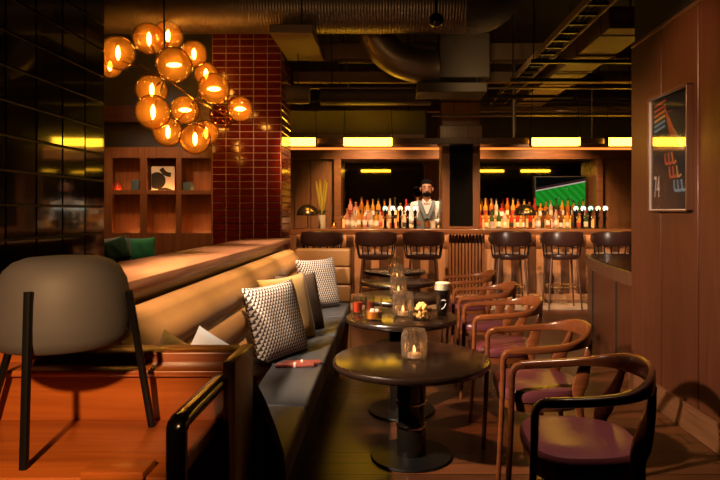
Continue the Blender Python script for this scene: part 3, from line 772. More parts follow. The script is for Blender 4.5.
MB().lathe([(0, .037), (.008, .046), (.009, .056), (0, .078)], 10).build('flame', M['candle'], t)
for i, (px, lab) in enumerate(((492, 'pale tumbler on the bar just right of the wooden pillar'), (433, 'pale tumbler on the bar in front of the bartender'))):
    o = MB().lathe([(0, 0), (.036, 0), (.042, .10), (.039, .10), (.034, .008), (0, .008)], 24, cap=False).build('bar_tumbler', mat('frosted_glass', (.72, .66, .58), .3)); o.location = (P(px, 0, 8.62)[0], 8.62, 1.065)
    tag(o, lab, 'glass', 'tumblers on the bar')

# wall screen with football
def pitch_mat():
    m = bpy.data.materials.new('football_broadcast'); m.use_nodes = True; nt = m.node_tree; nt.nodes.clear(); L = nt.links.new
    o = nt.nodes.new('ShaderNodeOutputMaterial'); e = nt.nodes.new('ShaderNodeEmission'); L(e.outputs[0], o.inputs[0])
    tc = nt.nodes.new('ShaderNodeTexCoord'); sp = nt.nodes.new('ShaderNodeSeparateXYZ'); L(tc.outputs['Object'], sp.inputs[0])
    def mth(op, a, b=None):
        n = nt.nodes.new('ShaderNodeMath'); n.operation = op
        for i, v in enumerate((a, b)):
            if v is None: continue
            if isinstance(v, (int, float)): n.inputs[i].default_value = v
            else: L(v, n.inputs[i])
        return n.outputs[0]
    h = mth('SUBTRACT', sp.outputs['Z'], mth('MULTIPLY', sp.outputs['X'], .19))     # touchline runs uphill to the right
    stripes = mth('GREATER_THAN', mth('FRACT', mth('MULTIPLY', mth('ADD', sp.outputs['X'], sp.outputs['Z']), 7)), .5)
    def mix(f, a, b):
        n = nt.nodes.new('ShaderNodeMix'); n.data_type = 'RGBA'; L(f, n.inputs[0])
        for i, v in ((6, a), (7, b)):
            if isinstance(v, tuple): n.inputs[i].default_value = (*v, 1)
            else: L(v, n.inputs[i])
        return n.outputs[2]
    g = mix(stripes, (.010, .19, .012), (.014, .27, .018))
    vo = nt.nodes.new('ShaderNodeTexVoronoi'); vo.inputs['Scale'].default_value = 9; L(tc.outputs['Object'], vo.inputs['Vector'])
    g = mix(mth('LESS_THAN', vo.outputs['Distance'], .07), g, (.5, .5, .4))           # players
    ns = nt.nodes.new('ShaderNodeTexNoise'); ns.inputs['Scale'].default_value = 60; L(tc.outputs['Object'], ns.inputs['Vector'])
    crowd = mix(ns.outputs['Fac'], (.006, .004, .004), (.06, .02, .016))
    c = mix(mth('GREATER_THAN', h, .085), g, (.55, .40, .35)); c = mix(mth('GREATER_THAN', h, .105), c, crowd); c = mix(mth('GREATER_THAN', h, .15), c, (.002, .002, .002))
    L(c, e.inputs['Color']); e.inputs['Strength'].default_value = .9; return m
tv = thing('television', 'wall-mounted television showing a green football pitch above the bottles', 'television', (3.03, 10.56, 1.66))
MB().box(-.45, .45, -.02, .055, -.27, .27, .008, 2).build('housing', M['black_paint'], tv)
MB().box(-.435, .435, -.024, -.019, -.255, .255).build('screen', pitch_mat(), tv, smooth=False)

# ------------------------------------------------------------------ bar lamps hung from the ceiling
def bar_lamp(x0, x1, y, label):
    cx = (x0+x1)/2; t = thing('linear_pendant', label, 'pendant lamp', (cx, y, 2.17), 0, 'rectangular lamps above the bar'); w = (x1-x0)/2
    MB().box(-w, w, -.06, .06, .018, .112, .006, 2).build('diffuser', M['lamp'], t)
    mb = MB(); mb.box(-w-.01, w+.01, -.012, .012, .112, .13, .003, 1); mb.box(-w-.012, -w, -.065, .065, 0, .13, .002, 1); mb.box(w, w+.012, -.065, .065, 0, .13, .002, 1)
    mb.build('housing', M['black_metal'], t)
    for s in (-1, 1): MB().tube([(s*(w+.004), 0, .125), (s*w*.8, 0, CEIL-2.17)], .005, 6).build('rod', M['black_metal'], t)
YL = 8.0
for a, b, l in ((289, 316, 'glowing rectangular lamp above the bar, nearest the tiled pillar'), (344, 392, 'glowing rectangular lamp above the left bottle shelves'),
                (531, 579, 'glowing rectangular lamp above the television'), (607, 655, 'glowing rectangular lamp above the bar, cut off by the right wall')):
    bar_lamp((a-388)*YL/F, (b-388)*YL/F, YL, l)
# dark carrier rail linking the lamps
t = tag(MB().box(-1.35, 3.6, YL+.10, YL+.14, 2.22, 2.30, .004, 1).build('lamp_rail', M['slat_dark']), 'dark rail running behind the rectangular bar lamps', 'rail')

# ------------------------------------------------------------------ ducts and ceiling services
def corr_duct(name, label, pts, r, m, pitch=.032, amp=.004):
    L_ = 0; P_ = [Vector(p) for p in pts]; path = []
    for a, b in zip(P_, P_[1:]):
        n = max(2, int((b-a).length/(pitch/3)))
        for i in range(n): path.append(a.lerp(b, i/n))
    path.append(P_[-1]); sz = []
    for i, p in enumerate(path): k = amp if i % 3 == 0 else 0; sz.append((r+k, r+k))
    return tag(MB().sweep(path, sz, (0, 0, 1), 28).build(name, m), label, 'duct')
corr_duct('spiral_duct', 'large spiral-seamed round duct spanning the top of the room', [(-5.0, 6.6, 3.54), (.85, 6.6, 3.54)], .27, M['galv'])
tag(MB().sweep(smooth_path([(.85, 6.6, 3.54), (1.02, 6.6, 3.55), (1.16, 6.62, 3.64), (1.22, 6.64, 3.80), (1.22, 6.65, 4.0)], 5), (.274, .274), (0, 1, 0), 24).build('duct_elbow', M['duct_dark']), 'round duct elbow turning up at the end of the spiral duct', 'duct')
tag(MB().box(-1.23, -.78, 6.2, 7.35, 3.15, 3.24, .006, 1).build('box_duct', M['duct_tan']), 'tan box duct right of the tiled pillar top', 'duct')
tag(MB().sweep(smooth_path([(-.26, 7.1, 4.0), (-.25, 7.1, 3.80), (-.21, 7.1, 3.55), (-.095, 7.1, 3.29), (.118, 7.1, 3.10), (.43, 7.1, 3.015), (.595, 7.1, 3.015)], 6), (.20, .20), (0, 1, 0), 28).build('curved_duct', M['galv']), 'curved round duct elbow coming down behind the spiral duct', 'duct')
tag(MB().box(.60, 1.18, 6.95, 7.4, 2.86, 3.38, .008, 1).build('fan_box', M['duct_dark']), 'boxy dark fan unit beside the curved duct', 'duct')
tag(MB().box(.34, 1.15, 6.95, 7.4, 2.69, 2.805, .008, 1).build('air_plenum', M['duct_dark']), 'flat dark air plenum below the fan unit', 'duct')
tag(MB().tube([(-.85, 7.6, 2.766), (.54, 7.6, 2.766)], .114, 24).build('round_duct', M['duct_dark']), 'horizontal dark round pipe under the flat plenum', 'duct')
tag(MB().tube([(-1.18, 7.0, 2.67), (-.92, 7.0, 2.67)], .107, 20).build('flexible_duct', M['duct_dark']), 'short dark duct stub next to the tiled pillar', 'duct')
mb = MB(); mb.box(-1.5, .55, 8.5, 9.0, 2.40, 2.74, .006, 1)
for x in (-.6, .0, .5): mb.box(x, x+.03, 8.49, 9.01, 2.39, 2.75, .003, 1)
tag(mb.build('supply_duct', M['duct_olive']), 'long rectangular duct above the left bar lamps', 'duct')
struct(MB().box(-1.2, 6, 7.6, 7.72, 2.95, 3.08, .004, 1).build('beam_1', M['duct_tan']), 'tan ceiling beam above the bar')
struct(MB().box(-1.5, 6, 9.3, 9.42, 2.86, 2.94, .004, 1).build('beam_2', M['duct_tan']), 'far ceiling beam over the back bar')
struct(MB().box(-1.0, 6, 7.45, 7.58, 3.2, 3.4, .004, 1).build('beam_3', M['duct_tan']), 'upper ceiling beam across the room')
for nm, spots_ in (('spiral_duct', [(-3, 6.6, 3.75), (-1.2, 6.6, 3.75), (.4, 6.6, 3.75)]), ('box_duct', [(-.9, 6.25, 3.23), (-.9, 7.2, 3.23)]), ('round_duct', [(-.6, 7.62, 2.87), (.35, 7.62, 2.87)]),
                   ('flexible_duct', [(-1.05, 7.0, 2.77)]), ('supply_duct', [(-1.2, 8.6, 2.73), (-1.2, 8.9, 2.73), (.3, 8.6, 2.73), (.3, 8.9, 2.73)]), ('fan_box', [(.7, 7.3, 3.37), (1.1, 7.3, 3.37)]), ('air_plenum', [(.7, 7.1, 2.80), (1.05, 7.1, 2.80)])):
    for q in spots_: MB().tube([q, (q[0], q[1], {'flexible_duct': 3.15, 'air_plenum': 2.86}.get(nm, CEIL))], .006, 6).build('hanger_rod', M['black_metal'], bpy.data.objects[nm])
# ladder tray and duct running away on the right
tr_ = thing('cable_tray', 'long cable ladder running from the camera towards the bar on the right', 'cable tray', (1.66, 6.8, 2.93))
for s in (-1, 1): MB().box(s*.10-.012, s*.10+.012, -2.6, 2.3, 0, .06, .003, 1).build('side_rail', M['duct_tan'], tr_)
for k in range(20): MB().box(-.10, .10, -2.55+k*.25, -2.52+k*.25, .01, .03).build('rung', M['black_metal'], tr_)
mb = MB()
for k, dx in enumerate((-.06, -.02, .03, .065)): mb.tube([(dx, -2.6, .045), (dx+.01, 0, .045), (dx, 2.3, .045)], .014, 8)
mb.build('cable', M['black_paint'], tr_)
mb = MB(); mb.box(1.95, 2.35, 5.3, 9.2, 2.92, 3.12, .006, 1)
for k in range(6): mb.box(1.94, 2.36, 5.5+k*.7, 5.53+k*.7, 2.91, 3.13)
tag(mb.build('rectangular_duct', M['duct_tan']), 'tan rectangular duct running beside the cable ladder', 'duct')
for k, (x, y0, z) in enumerate(((1.5, 6.3, 2.86), (1.45, 7.1, 2.84), (1.35, 7.9, 2.80))):
    t = thing('strut_hanger', ['strut hanger under the tray, nearest the camera', 'strut hanger under the tray, middle one', 'strut hanger under the tray, nearest the bar'][k], 'bracket', (x, y0, z), 0, 'hangers under the tray and duct')
    MB().box(0, 1.08, -.02, .02, 0, .04, .003, 1).build('channel', M['black_metal'], t)
    for s in (.03, 1.05): MB().tube([(s, 0, .02), (s, 0, CEIL-z)], .007, 6).build('rod', M['black_metal'], t)
for k, (y0, z, r, x0, x1) in enumerate(((7.45, 2.84, .014, -1.0, 3.4), (8.2, 2.62, .018, .6, 4.2), (8.3, 2.83, .012, -1.2, 4.2), (8.42, 3.4, .02, -.7, 4))):
    sp_ = MB().tube([(x0, y0, z), (x1, y0, z)], r, 8).build('service_pipe', [M['galv'], M['galv'], M['black_metal'], M['galv']][k])
    for xx in (x0+.3, x1-.4): MB().tube([(xx, y0, z), (xx, y0, CEIL)], .005, 6).build('hanger_rod', M['black_metal'], sp_)
    tag(sp_, ['thin metal conduit crossing below the ladder', 'metal pipe crossing just above the right bar lamps', 'thin black conduit crossing above the bar', 'upper metal pipe crossing near the spiral duct'][k], 'pipe', 'pipes under the ceiling')
for k, (px, y0, z0, z1, r) in enumerate(((514, 8.07, 2.30, CEIL, .028), (592, 8.07, 2.30, CEIL, .008))):
    x = (px-388)*y0/F
    tag(MB().tube([(x, y0, z0), (x, y0, z1)], r, 8).build('drop_rod', M['galv']), ['thick ribbed cable drop left of the right bar lamps', 'thin rod dropping behind the right bar lamps'][k], 'rod')
tag(MB().sweep([(-.62, 7.9, CEIL), (-.50, 7.74, 2.80)], (.018, .018), (0, 1, 0), 8).build('brace_rod', M['galv']), 'slanting metal brace between the ducts', 'rod')
t = thing('ceiling_speaker', 'black ball fitting hanging below the spiral duct', 'speaker', (.41, 5.1, 2.93))
MB().sphere((0, 0, 0), .065, 20, 12, (1, 1, .9)).build('ball', M['black_gloss'], t)
MB().tube([(0, 0, .05), (0, 0, CEIL-2.93)], .012, 8).build('stem', M['black_metal'], t)

# ------------------------------------------------------------------ globe chandelier
YC = 6.2
ch = thing('globe_chandelier', 'branching chandelier of amber glass globes with glowing bulbs', 'chandelier', (P(165, 0, YC)[0], YC, 2.1))
o0 = Vector(ch.location)
globes = [(118, 53, 17, 3.7), (149, 39, 16, 4.0), (168, 36, 15, 4.2), (174, 65, 18, 3.75), (194, 54, 13.5, 4.2), (206, 74, 12, 4.3), (214, 89, 16, 3.9), (152, 90, 16, 4.15), (153, 112, 17.5, 3.75),
          (185, 110, 14.5, 4.05), (240, 109, 13, 4.1), (168, 132, 15, 4.0), (195, 139, 15.5, 3.8), (206, 133, 13, 4.1), (222, 116, 12.5, 4.2), (110, 66, 12, 4.2)]
hub = Vector(P(165, 78, YC))-o0; hub2 = Vector(P(196, 100, YC))-o0
MB().tube([hub+Vector((0, 0, 0)), Vector((hub.x-.02, hub.y, CEIL-2.1))], .009, 10).build('ceiling_rod', M['black_metal'], ch)
mb = MB(); mb.sphere(hub, .02, 12, 8); mb.sphere(hub2, .018, 12, 8); mb.tube([Vector(P(122, 61, YC-.22))-o0, hub, hub2, Vector(P(226, 116, YC+.14))-o0], .009, 8)
mb.build('frame', M['brass'], ch)
for k, (px, py, r, y) in enumerate(globes):
    y = YC+(y-3.95)*.8
    c = Vector(P(px, py, y))-o0; rr = r*y/F
    hb = min((hub, hub2), key=lambda h: (h-c).length); d = (c-hb).normalized()
    MB().tube([hb, c-d*rr*.80], .006, 6).build('branch', M['brass'], ch)
    g = MB().sphere(c, rr, 32, 18).build('globe', M['smoke'], ch)
    q = c.copy(); ax = d if abs(d.z) < .8 else Vector((0, 0, 1))
    horiz = k in (3, 6, 9, 10)
    if k == 14: continue
    up = Vector((1, 0, 0)) if horiz else Vector((0, 0, 1))
    L = rr*.42; pts = [c-up*L, c-up*L*.6, c, c+up*L*.6, c+up*L]
    MB().sweep(pts, [(.003, .003), (.016, .016), (.023, .023), (.016, .016), (.003, .003)], (0, 1, 0), 12).build('bulb', M['bulb'], g)
    MB().sphere(c, rr*.93, 20, 12).build('haze', M['haze'], g)
    MB().tube([c-d*rr*.95, c-d*rr*.5], .011, 8).build('socket', M['brass'], g)
# second cluster seen further away beside the tiled pillar: it is the pillar's reflection, so nothing is built for it

# ------------------------------------------------------------------ display shelving far left
YS = 7.3
def sx(px): return (px-388)*YS/F
def sz_(py): return HC-(py-212)*YS/F
sh = thing('display_unit', 'tall wooden display unit with lit niches at the back left', 'shelving', (sx(158), YS, 0))
X = -sx(158)
cols = [(112, 140), (147, 176), (181.5, 211)]
fz = [(x0, x1) for x0, x1 in cols]
mb = MB(); xs = [104]+[v for c in cols for v in c]+[217]
mb.box(sx(104)+X, sx(217)+X, 0, .04, sz_(158), sz_(147), .003, 1)          # top rail
mb.box(sx(104)+X, sx(217)+X, 0, .04, sz_(194.5), sz_(190), .003, 1)
mb.box(sx(104)+X, sx(217)+X, 0, .04, 0, sz_(233), .003, 1)
for a, b in ((104, 112), (140, 147), (176, 181.5), (211, 217)): mb.box(sx(a)+X, sx(b)+X, -.003, .037, 0, sz_(147.2), .003, 1)
mb.build('face_frame', M['bar_wood'], sh)
mb = MB(); mb.box(sx(104)+X, sx(217)+X, .26, .29, 0, sz_(148)); mb.box(sx(104)+X, sx(217)+X, .042, .27, sz_(148.5), sz_(147.4)); mb.box(sx(104)+X, sx(217)+X, .042, .27, sz_(194), sz_(192.5))
mb.box(sx(104)+X, sx(217)+X, .042, .27, sz_(238), sz_(236))
for a in (104, 143, 178.5, 216): mb.box(sx(a)+X, sx(a)+.012+X, .042, .27, 0, sz_(148.6))
mb.build('carcass', M['bar_wood'], sh)
for a, b in cols:
    MB().box(sx(a)+.02+X, sx(b)-.02+X, .045, .06, sz_(192.4), sz_(191)).build('light_strip', M['led_niche'], sh, smooth=False)
    MB().box(sx(a)+.02+X, sx(b)-.02+X, .045, .06, sz_(235.8), sz_(234.4)).build('light_strip', M['led_niche'], sh, smooth=False)
zsh = sz_(192.5)
def on_shelf(mb, name, label, cat, m, px, dy=.12):
    o = mb.build(name, m); o.location = (sx(px)*(YS+dy)/YS, YS+dy, zsh); return tag(o, label, cat)
on_shelf(MB().lathe([(0, 0), (.04, 0), (.05, .04), (.04, .09), (.02, .12), (.022, .13), (0, .13)], 20), 'red_vase', 'small red vase in the left lit niche', 'vase', mat('red_glaze', (.42, .05, .025), .3), 117.5)
on_shelf(MB().box(-.05, .05, -.06, .06, 0, .155, .012, 2), 'small_radio', 'small dark speaker box at the right of the left niche', 'speaker', M['blue_fabric'], 136.5, .08)
on_shelf(MB().lathe([(0, 0), (.055, 0), (.066, .02), (.066, .09), (.058, .13), (.05, .13), (.05, .02), (0, .02)], 20), 'dark_pot', 'squat dark pot in the right lit niche', 'pot', M['blue_fabric'], 188, .08)
# abstract picture leaning in the middle niche
def art_mat():
    m, nt, b = _new('abstract_ink'); L = nt.links.new
    tc = nt.nodes.new('ShaderNodeTexCoord'); mp = nt.nodes.new('ShaderNodeMapping'); mp.inputs['Scale'].default_value = (4.2, 1, 4.2); mp.inputs['Location'].default_value = (.3, 0, .1)
    L(tc.outputs['Object'], mp.inputs[0]); n = nt.nodes.new('ShaderNodeTexNoise'); n.inputs['Scale'].default_value = 1.6; n.inputs['Detail'].default_value = 0; L(mp.outputs[0], n.inputs['Vector'])
    cr = nt.nodes.new('ShaderNodeValToRGB'); cr.color_ramp.interpolation = 'CONSTANT'; cr.color_ramp.elements[0].color = (.02, .02, .022, 1); cr.color_ramp.elements[1].position = .5; cr.color_ramp.elements[1].color = (.62, .60, .57, 1)
    L(n.outputs['Fac'], cr.inputs[0]); L(cr.outputs[0], b.inputs['Base Color']); b.inputs['Roughness'].default_value = .5; return m
t = thing('abstract_print', 'black and white abstract print leaning in the middle lit niche', 'picture', (sx(163)*1.016, YS+.115, zsh))
MB().box(-.145, .145, 0, .012, 0, .325, .002, 1).build('panel', M['white'], t)
MB().box(-.14, .14, -.003, 0, .005, .32).build('print', mat('print_paper', (.62, .60, .57), .5), t, smooth=False)
mb = MB(); mb.lathe([(.0, 0), (.105, 0), (.105, .003), (0, .003)], 32, (-.07, 0, 0)).xf(Matrix.Translation((0, -.003, .15)) @ Matrix.Rotation(PI/2, 4, 'X'))
for v in list(mb.bm.verts):
    v.co.x = max(-.14, v.co.x)
mb.build('ink_disc', M['black_paint'], t)
mb = MB(); mb.sweep(smooth_path([(-.02, -.005, .30), (.03, -.005, .24), (.10, -.005, .22)], 4), (.028, .0015), (0, 1, 0), 8); mb.build('ink_stroke', M['black_paint'], t); mb = MB()
mb.sweep(smooth_path([(-.06, -.005, .03), (.03, -.005, .05), (.12, -.005, .02)], 4), (.014, .0015), (0, 1, 0), 8)
mb.build('ink_stroke', M['black_paint'], t)
struct(MB().box(-6, -1.9, 7.66, 7.76, 0, CEIL).build('wall_far_left', mat('grey_plaster', (.075, .072, .07), .45), smooth=False), 'dark grey wall above the display unit')
struct(MB().box(-6, -1.9, 7.45, 7.66, 2.42, 2.62, .004, 1).build('trim_6', M['walnut_x']), 'brown rail on the wall above the display unit')
# booth bench behind the ledge with green cushions
bn = thing('booth_bench', 'dark booth bench behind the ledge in front of the display unit', 'bench', (-2.7, 6.55, 0))
MB().box(-.9, .55, -.3, .3, 0, .66).build('base', M['black_paint'], bn, smooth=False)
MB().box(-.9, .55, -.3, .3, .66, .74, .02, 3).build('seat', M['black_leather'], bn)
Gc = 'cushions on the booth bench'
cushion('cushion', 'bright green velvet cushion on the bench behind the ledge', M['green_velvet'], .27, .27, .10, (P(142, 0, 6.4)[0], 6.42, .893), lean(.1, .25, .08), Gc)
cushion('cushion', 'blue-grey cushion just left of the bright green cushion', M['blue_fabric'], .27, .27, .09, (P(129, 0, 6.6)[0], 6.70, .885), lean(.5, .25, -.05), Gc)
cushion('cushion', 'dark green cushion between the other bench cushions', M['teal_fabric'], .26, .26, .09, (P(116, 0, 6.3)[0], 6.30, .895), lean(.2, .3, .35), Gc)
cushion('cushion', 'pale patterned cushion at the left end of the bench', mat('slate_fabric', (.16, .19, .22), .85), .27, .27, .09, (P(107, 0, 6.6)[0], 6.62, .885), lean(.1, .25, .1), Gc)

# ------------------------------------------------------------------ framed poster on the right wall
pt = thing('framed_poster', 'framed black racing-style poster with coloured stripes and the number 74', 'poster', (XR, 3.78, 1.68), 0)
hw, hh = .262, .377
mb = MB()
for (y0, y1, z0, z1) in ((-hw, hw, hh-.010, hh), (-hw, hw, -hh, -hh+.010), (-hw, -hw+.010, -hh, hh), (hw-.010, hw, -hh, hh)):
    mb.box(-.042, 0, y0, y1, z0, z1, .002, 1)
mb.build('frame', wood('frame_wood', (.085, .036, .018), (.15, .066, .034), 'Z', .4, .1), pt)
MB().box(-.022, -.002, -hw+.012, hw-.012, -hh+.014, hh-.014).build('print', M['paper_black'], pt, smooth=False)
mb = MB()
for (y0, y1, z0, z1) in ((-hw+.010, hw-.010, hh-.015, hh-.010), (-hw+.010, hw-.010, -hh+.010, -hh+.015), (-hw+.010, -hw+.015, -hh+.010, hh-.010), (hw-.015, hw-.010, -hh+.010, hh-.010)):
    mb.box(-.034, -.002, y0, y1, z0, z1)
mb.build('pale_edge', mat('pale_edge', (.45, .36, .30), .5), pt, smooth=False)
# poster plane: u runs away->towards camera (left->right in view), v up
def pp(u, v, d=-.0225): return (d, hw-.012-u*(2*hw-.024), -hh+.014+v*(2*hh-.028))
cO = mat('ink_orange', (.62, .20, .04), .6); cR = mat('ink_rust', (.52, .11, .04), .6); cB = mat('ink_blue', (.20, .33, .45), .6); cY = mat('ink_sand', (.68, .38, .12), .6)
def stripe(pts, w, m):
    pts = [pp(*p) for p in pts]
    MB().sweep(smooth_path(pts, 4) if len(pts) > 2 else pts, (w, .0006), (1, 0, 0), 6, 6).build('stripe', m, pt, smooth=False)
for k, c in enumerate((cR, cR, cO, cY, cB, cB)):
    v = .93-k*.045; stripe([(.10+.0*k, v), (.42-.005*k, v+.03)], .0085, c)
for k, c in enumerate((cR, cR, cO, cO, cY, cB, cB)):
    stripe([(.46+.045*k, .95-.035*k), (.50+.05*k, .78-.02*k), (.30+.10*k, .57-.01*k)] if k < 0 else [(.40+.05*k, .90-.05*k), (.50+.055*k, .72-.025*k), (.62+.04*k, .56-.012*k)], .0075, c)
for k, (c, c2) in enumerate(((cR, cO), (cR, cY), (cB, cB))):
    u, v = .40+.12*k, .47-.12*k
    for j in range(3):
        stripe([(u+.09*j, v+.02), (u+.10*j+.01, v-.05), (u+.09*j+.05, v-.075), (u+.09*j+.12, v-.06)], .0085, c if j < 2 else c2)
stripe([(.06, .845), (.62, .85)], .0014, cO)
cu = bpy.data.curves.new('number', 'FONT'); cu.body = '74'; cu.size = .20; cu.extrude = .0005; cu.align_x = 'CENTER'
tmp = bpy.data.objects.new('number', cu); COL.objects.link(tmp)
bpy.context.view_layer.update()
me = bpy.data.meshes.new_from_object(tmp.evaluated_get(bpy.context.evaluated_depsgraph_get()))
bpy.data.objects.remove(tmp)
no = bpy.data.objects.new('number_print', me); COL.objects.link(no); me.materials.clear(); me.materials.append(M['white']); no.parent = pt
no.location = pp(.17, .11, -.0232); no.rotation_euler = (PI/2, 0, -PI/2)
no.scale = (.42, 1, 1)
MB().box(-.027, -.0245, -hw+.012, hw-.012, -hh+.014, hh-.014).build('glazing', thin_glass('poster_glazing', (.96, .96, .96), .02, 0, rough=.05), pt, smooth=False)

# ------------------------------------------------------------------ bartender
def skin_mesh(name, verts, edges, radii, m, parent, sub=2, root=0):
    me = bpy.data.meshes.new(name); me.from_pydata([Vector(v) for v in verts], edges, []); o = bpy.data.objects.new(name, me); COL.objects.link(o)
    mod = o.modifiers.new('skin', 'SKIN'); 
    for i, r in enumerate(radii):
        sv = me.skin_vertices[0].data[i]; sv.radius = r if isinstance(r, tuple) else (r, r); sv.use_root = (i == root)
    mod.use_smooth_shade = True
    ms = o.modifiers.new('sub', 'SUBSURF'); ms.levels = sub; ms.render_levels = sub
    bpy.context.view_layer.update()
    nm = bpy.data.meshes.new_from_object(o.evaluated_get(bpy.context.evaluated_depsgraph_get()))
    bpy.data.objects.remove(o)
    for p in nm.polygons: p.use_smooth = True
    r = bpy.data.objects.new(name, nm); COL.objects.link(r); nm.materials.clear(); nm.materials.append(m); r.parent = parent
    return r
bt = thing('person', 'bearded bartender in grey waistcoat and pale shirt mixing a drink', 'person', (.595, 9.30, 0))
# joints (facing -Y)
V = [(0, .02, .95), (0, .02, 1.15), (0, .0, 1.36), (0, -.015, 1.47), (0, -.045, 1.535), (0, -.075, 1.60), (0, -.06, 1.70), (0, -.035, 1.765)]
E = [(0, 1), (1, 2), (2, 3), (3, 4), (4, 5), (5, 6), (6, 7)]
Rr = [(.155, .11), (.15, .105), (.165, .105), (.065, .06), (.055, .055), (.078, .085), (.088, .10), (.06, .075)]
arms = {}
for s in (1, -1):
    b = len(V)
    V += [(.20*s, .0, 1.40), (.255*s, -.03, 1.16), (.13*s-.05, -.26, 1.14), (.09*s-.06, -.33, 1.145), (.075*s-.06, -.38, 1.14)]
    Rr += [.062, .046, .032, (.030, .02), (.030, .016)]
    E += [(2, b), (b, b+1), (b+1, b+2), (b+2, b+3), (b+3, b+4)]; arms[s] = b
    # legs
    b = len(V); V += [(.095*s, .02, .88), (.11*s, .0, .50), (.11*s, .03, .10), (.115*s, -.11, .04)]; Rr += [.088, .058, .040, .035]
    E += [(0, b), (b, b+1), (b+1, b+2), (b+2, b+3)]
    # fingers
    a = arms[s]+4
    for k in range(4):
        b = len(V); ox_ = (-.024+.016*k); x0 = .075*s-.06
        V += [(x0+ox_, -.415, 1.145), (x0+ox_*.9, -.435, 1.125), (x0+ox_*.8-.01*s, -.425, 1.105)]; Rr += [.010, .009, .008]; E += [(a, b), (b, b+1), (b+1, b+2)]
    b = len(V); V += [(x0-.035*s, -.36, 1.155), (x0-.045*s, -.39, 1.145)]; Rr += [.011, .009]; E += [(a-1, b), (b, b+1)]
body = skin_mesh('body', V, E, Rr, M['skin'], bt)
# face details on the same mesh
bmf = bmesh.new(); bmf.from_mesh(body.data)
def blob(c, r, s):
    q = bmesh.ops.create_uvsphere(bmf, u_segments=12, v_segments=8, radius=r)['verts']; bmesh.ops.scale(bmf, vec=s, verts=q); bmesh.ops.translate(bmf, vec=c, verts=q)
blob((0, -.168, 1.632), .017, (.8, 1.1, 1.5)); blob((.095, -.055, 1.65), .026, (.4, .8, 1.2)); blob((-.095, -.055, 1.65), .026, (.4, .8, 1.2))
bmf.to_mesh(body.data); bmf.free()
for p in body.data.polygons: p.use_smooth = True
for s in (1, -1):
    MB().sphere((.036*s, -.148, 1.668), .010, 10, 8, (1.5, .6, .6)).build('eye', mat('eye_dark', (.02, .015, .012), .3), bt)
    MB().sphere((.037*s, -.150, 1.692), .012, 10, 8, (2.0, .6, .5)).build('eyebrow', M['hair'], bt)
mb = MB(); mb.sphere((0, -.030, 1.748), .098, 24, 16, (.93, 1.12, .62)); mb.sphere((0, .008, 1.69), .090, 20, 12, (1.02, .80, .95)); mb.build('hair', M['hair'], bt)
mb = MB(); mb.sphere((0, -.112, 1.572), .060, 20, 12, (1.12, .75, .62)); mb.sphere((0, -.160, 1.612), .018, 12, 8, (1.8, .6, .40)); mb.build('beard', M['hair'], bt)
# shirt: torso and sleeves just outside the skin
Vs = [(0, .02, .93), (0, .02, 1.15), (0, .0, 1.36), (0, -.012, 1.465)]; Es = [(0, 1), (1, 2), (2, 3)]; Rs = [(.170, .122), (.163, .116), (.178, .117), (.080, .074)]
for s in (1, -1):
    b = len(Vs); Vs += [(.20*s, .0, 1.40), (.255*s, -.03, 1.16), (.15*s-.045, -.225, 1.142)]; Rs += [.076, .060, .046]; Es += [(2, b), (b, b+1), (b+1, b+2)]
skin_mesh('shirt', Vs, Es, Rs, M['shirt'], bt)
vest = skin_mesh('waistcoat', [(0, .02, .92), (0, .02, 1.10), (0, .004, 1.28), (0, .004, 1.37)], [(0, 1), (1, 2), (2, 3)], [(.192, .142), (.188, .140), (.196, .150), (.168, .140)], M['vest'], bt)
# open V at the chest and lapel shoulders
mb = MB()
for s in (1, -1):
    mb.sweep(smooth_path([(.015*s, -.152, 1.20), (.055*s, -.150, 1.30), (.095*s, -.118, 1.40), (.105*s, -.03, 1.468), (.10*s, .06, 1.43)], 4), (.032, .012), (0, -1, .4), 8)
mb.build('lapel', M['vest'], bt)
mb = MB(); mb.prism([(-.012, 1.27), (.012, 1.27), (.062, 1.41), (-.062, 1.41)], -.172, -.150); mb.build('shirt_front', M['shirt'], bt)
mb = MB()
for s in (1, -1): mb.sweep([(.012*s, -.128, 1.432), (.06*s, -.075, 1.49), (.055*s, .03, 1.50)], (.013, .007), (0, -.5, 1), 8)
mb.build('collar', M['shirt'], bt)
Vt = [(0, .02, .97)]; Et = []; Rt = [(.175, .125)]
for s in (1, -1):
    b = len(Vt); Vt += [(.095*s, .02, .86), (.11*s, .0, .50), (.11*s, .03, .10)]; Rt += [.105, .078, .060]; Et += [(0, b), (b, b+1), (b+1, b+2)]
skin_mesh('trousers', Vt, Et, Rt, M['trousers'], bt)
for s in (1, -1): MB().sphere((.112*s, -.05, .045), .05, 16, 10, (.95, 2.5, .88)).build('shoe', M['black_gloss'], bt)
# drink being mixed
o = tumbler('mixing_glass', 'glass with amber drink between the hands of the bartender', (.572, 8.84, 1.065), .040, .12, .08, M['whisky'], False, 'glasses on the bar')

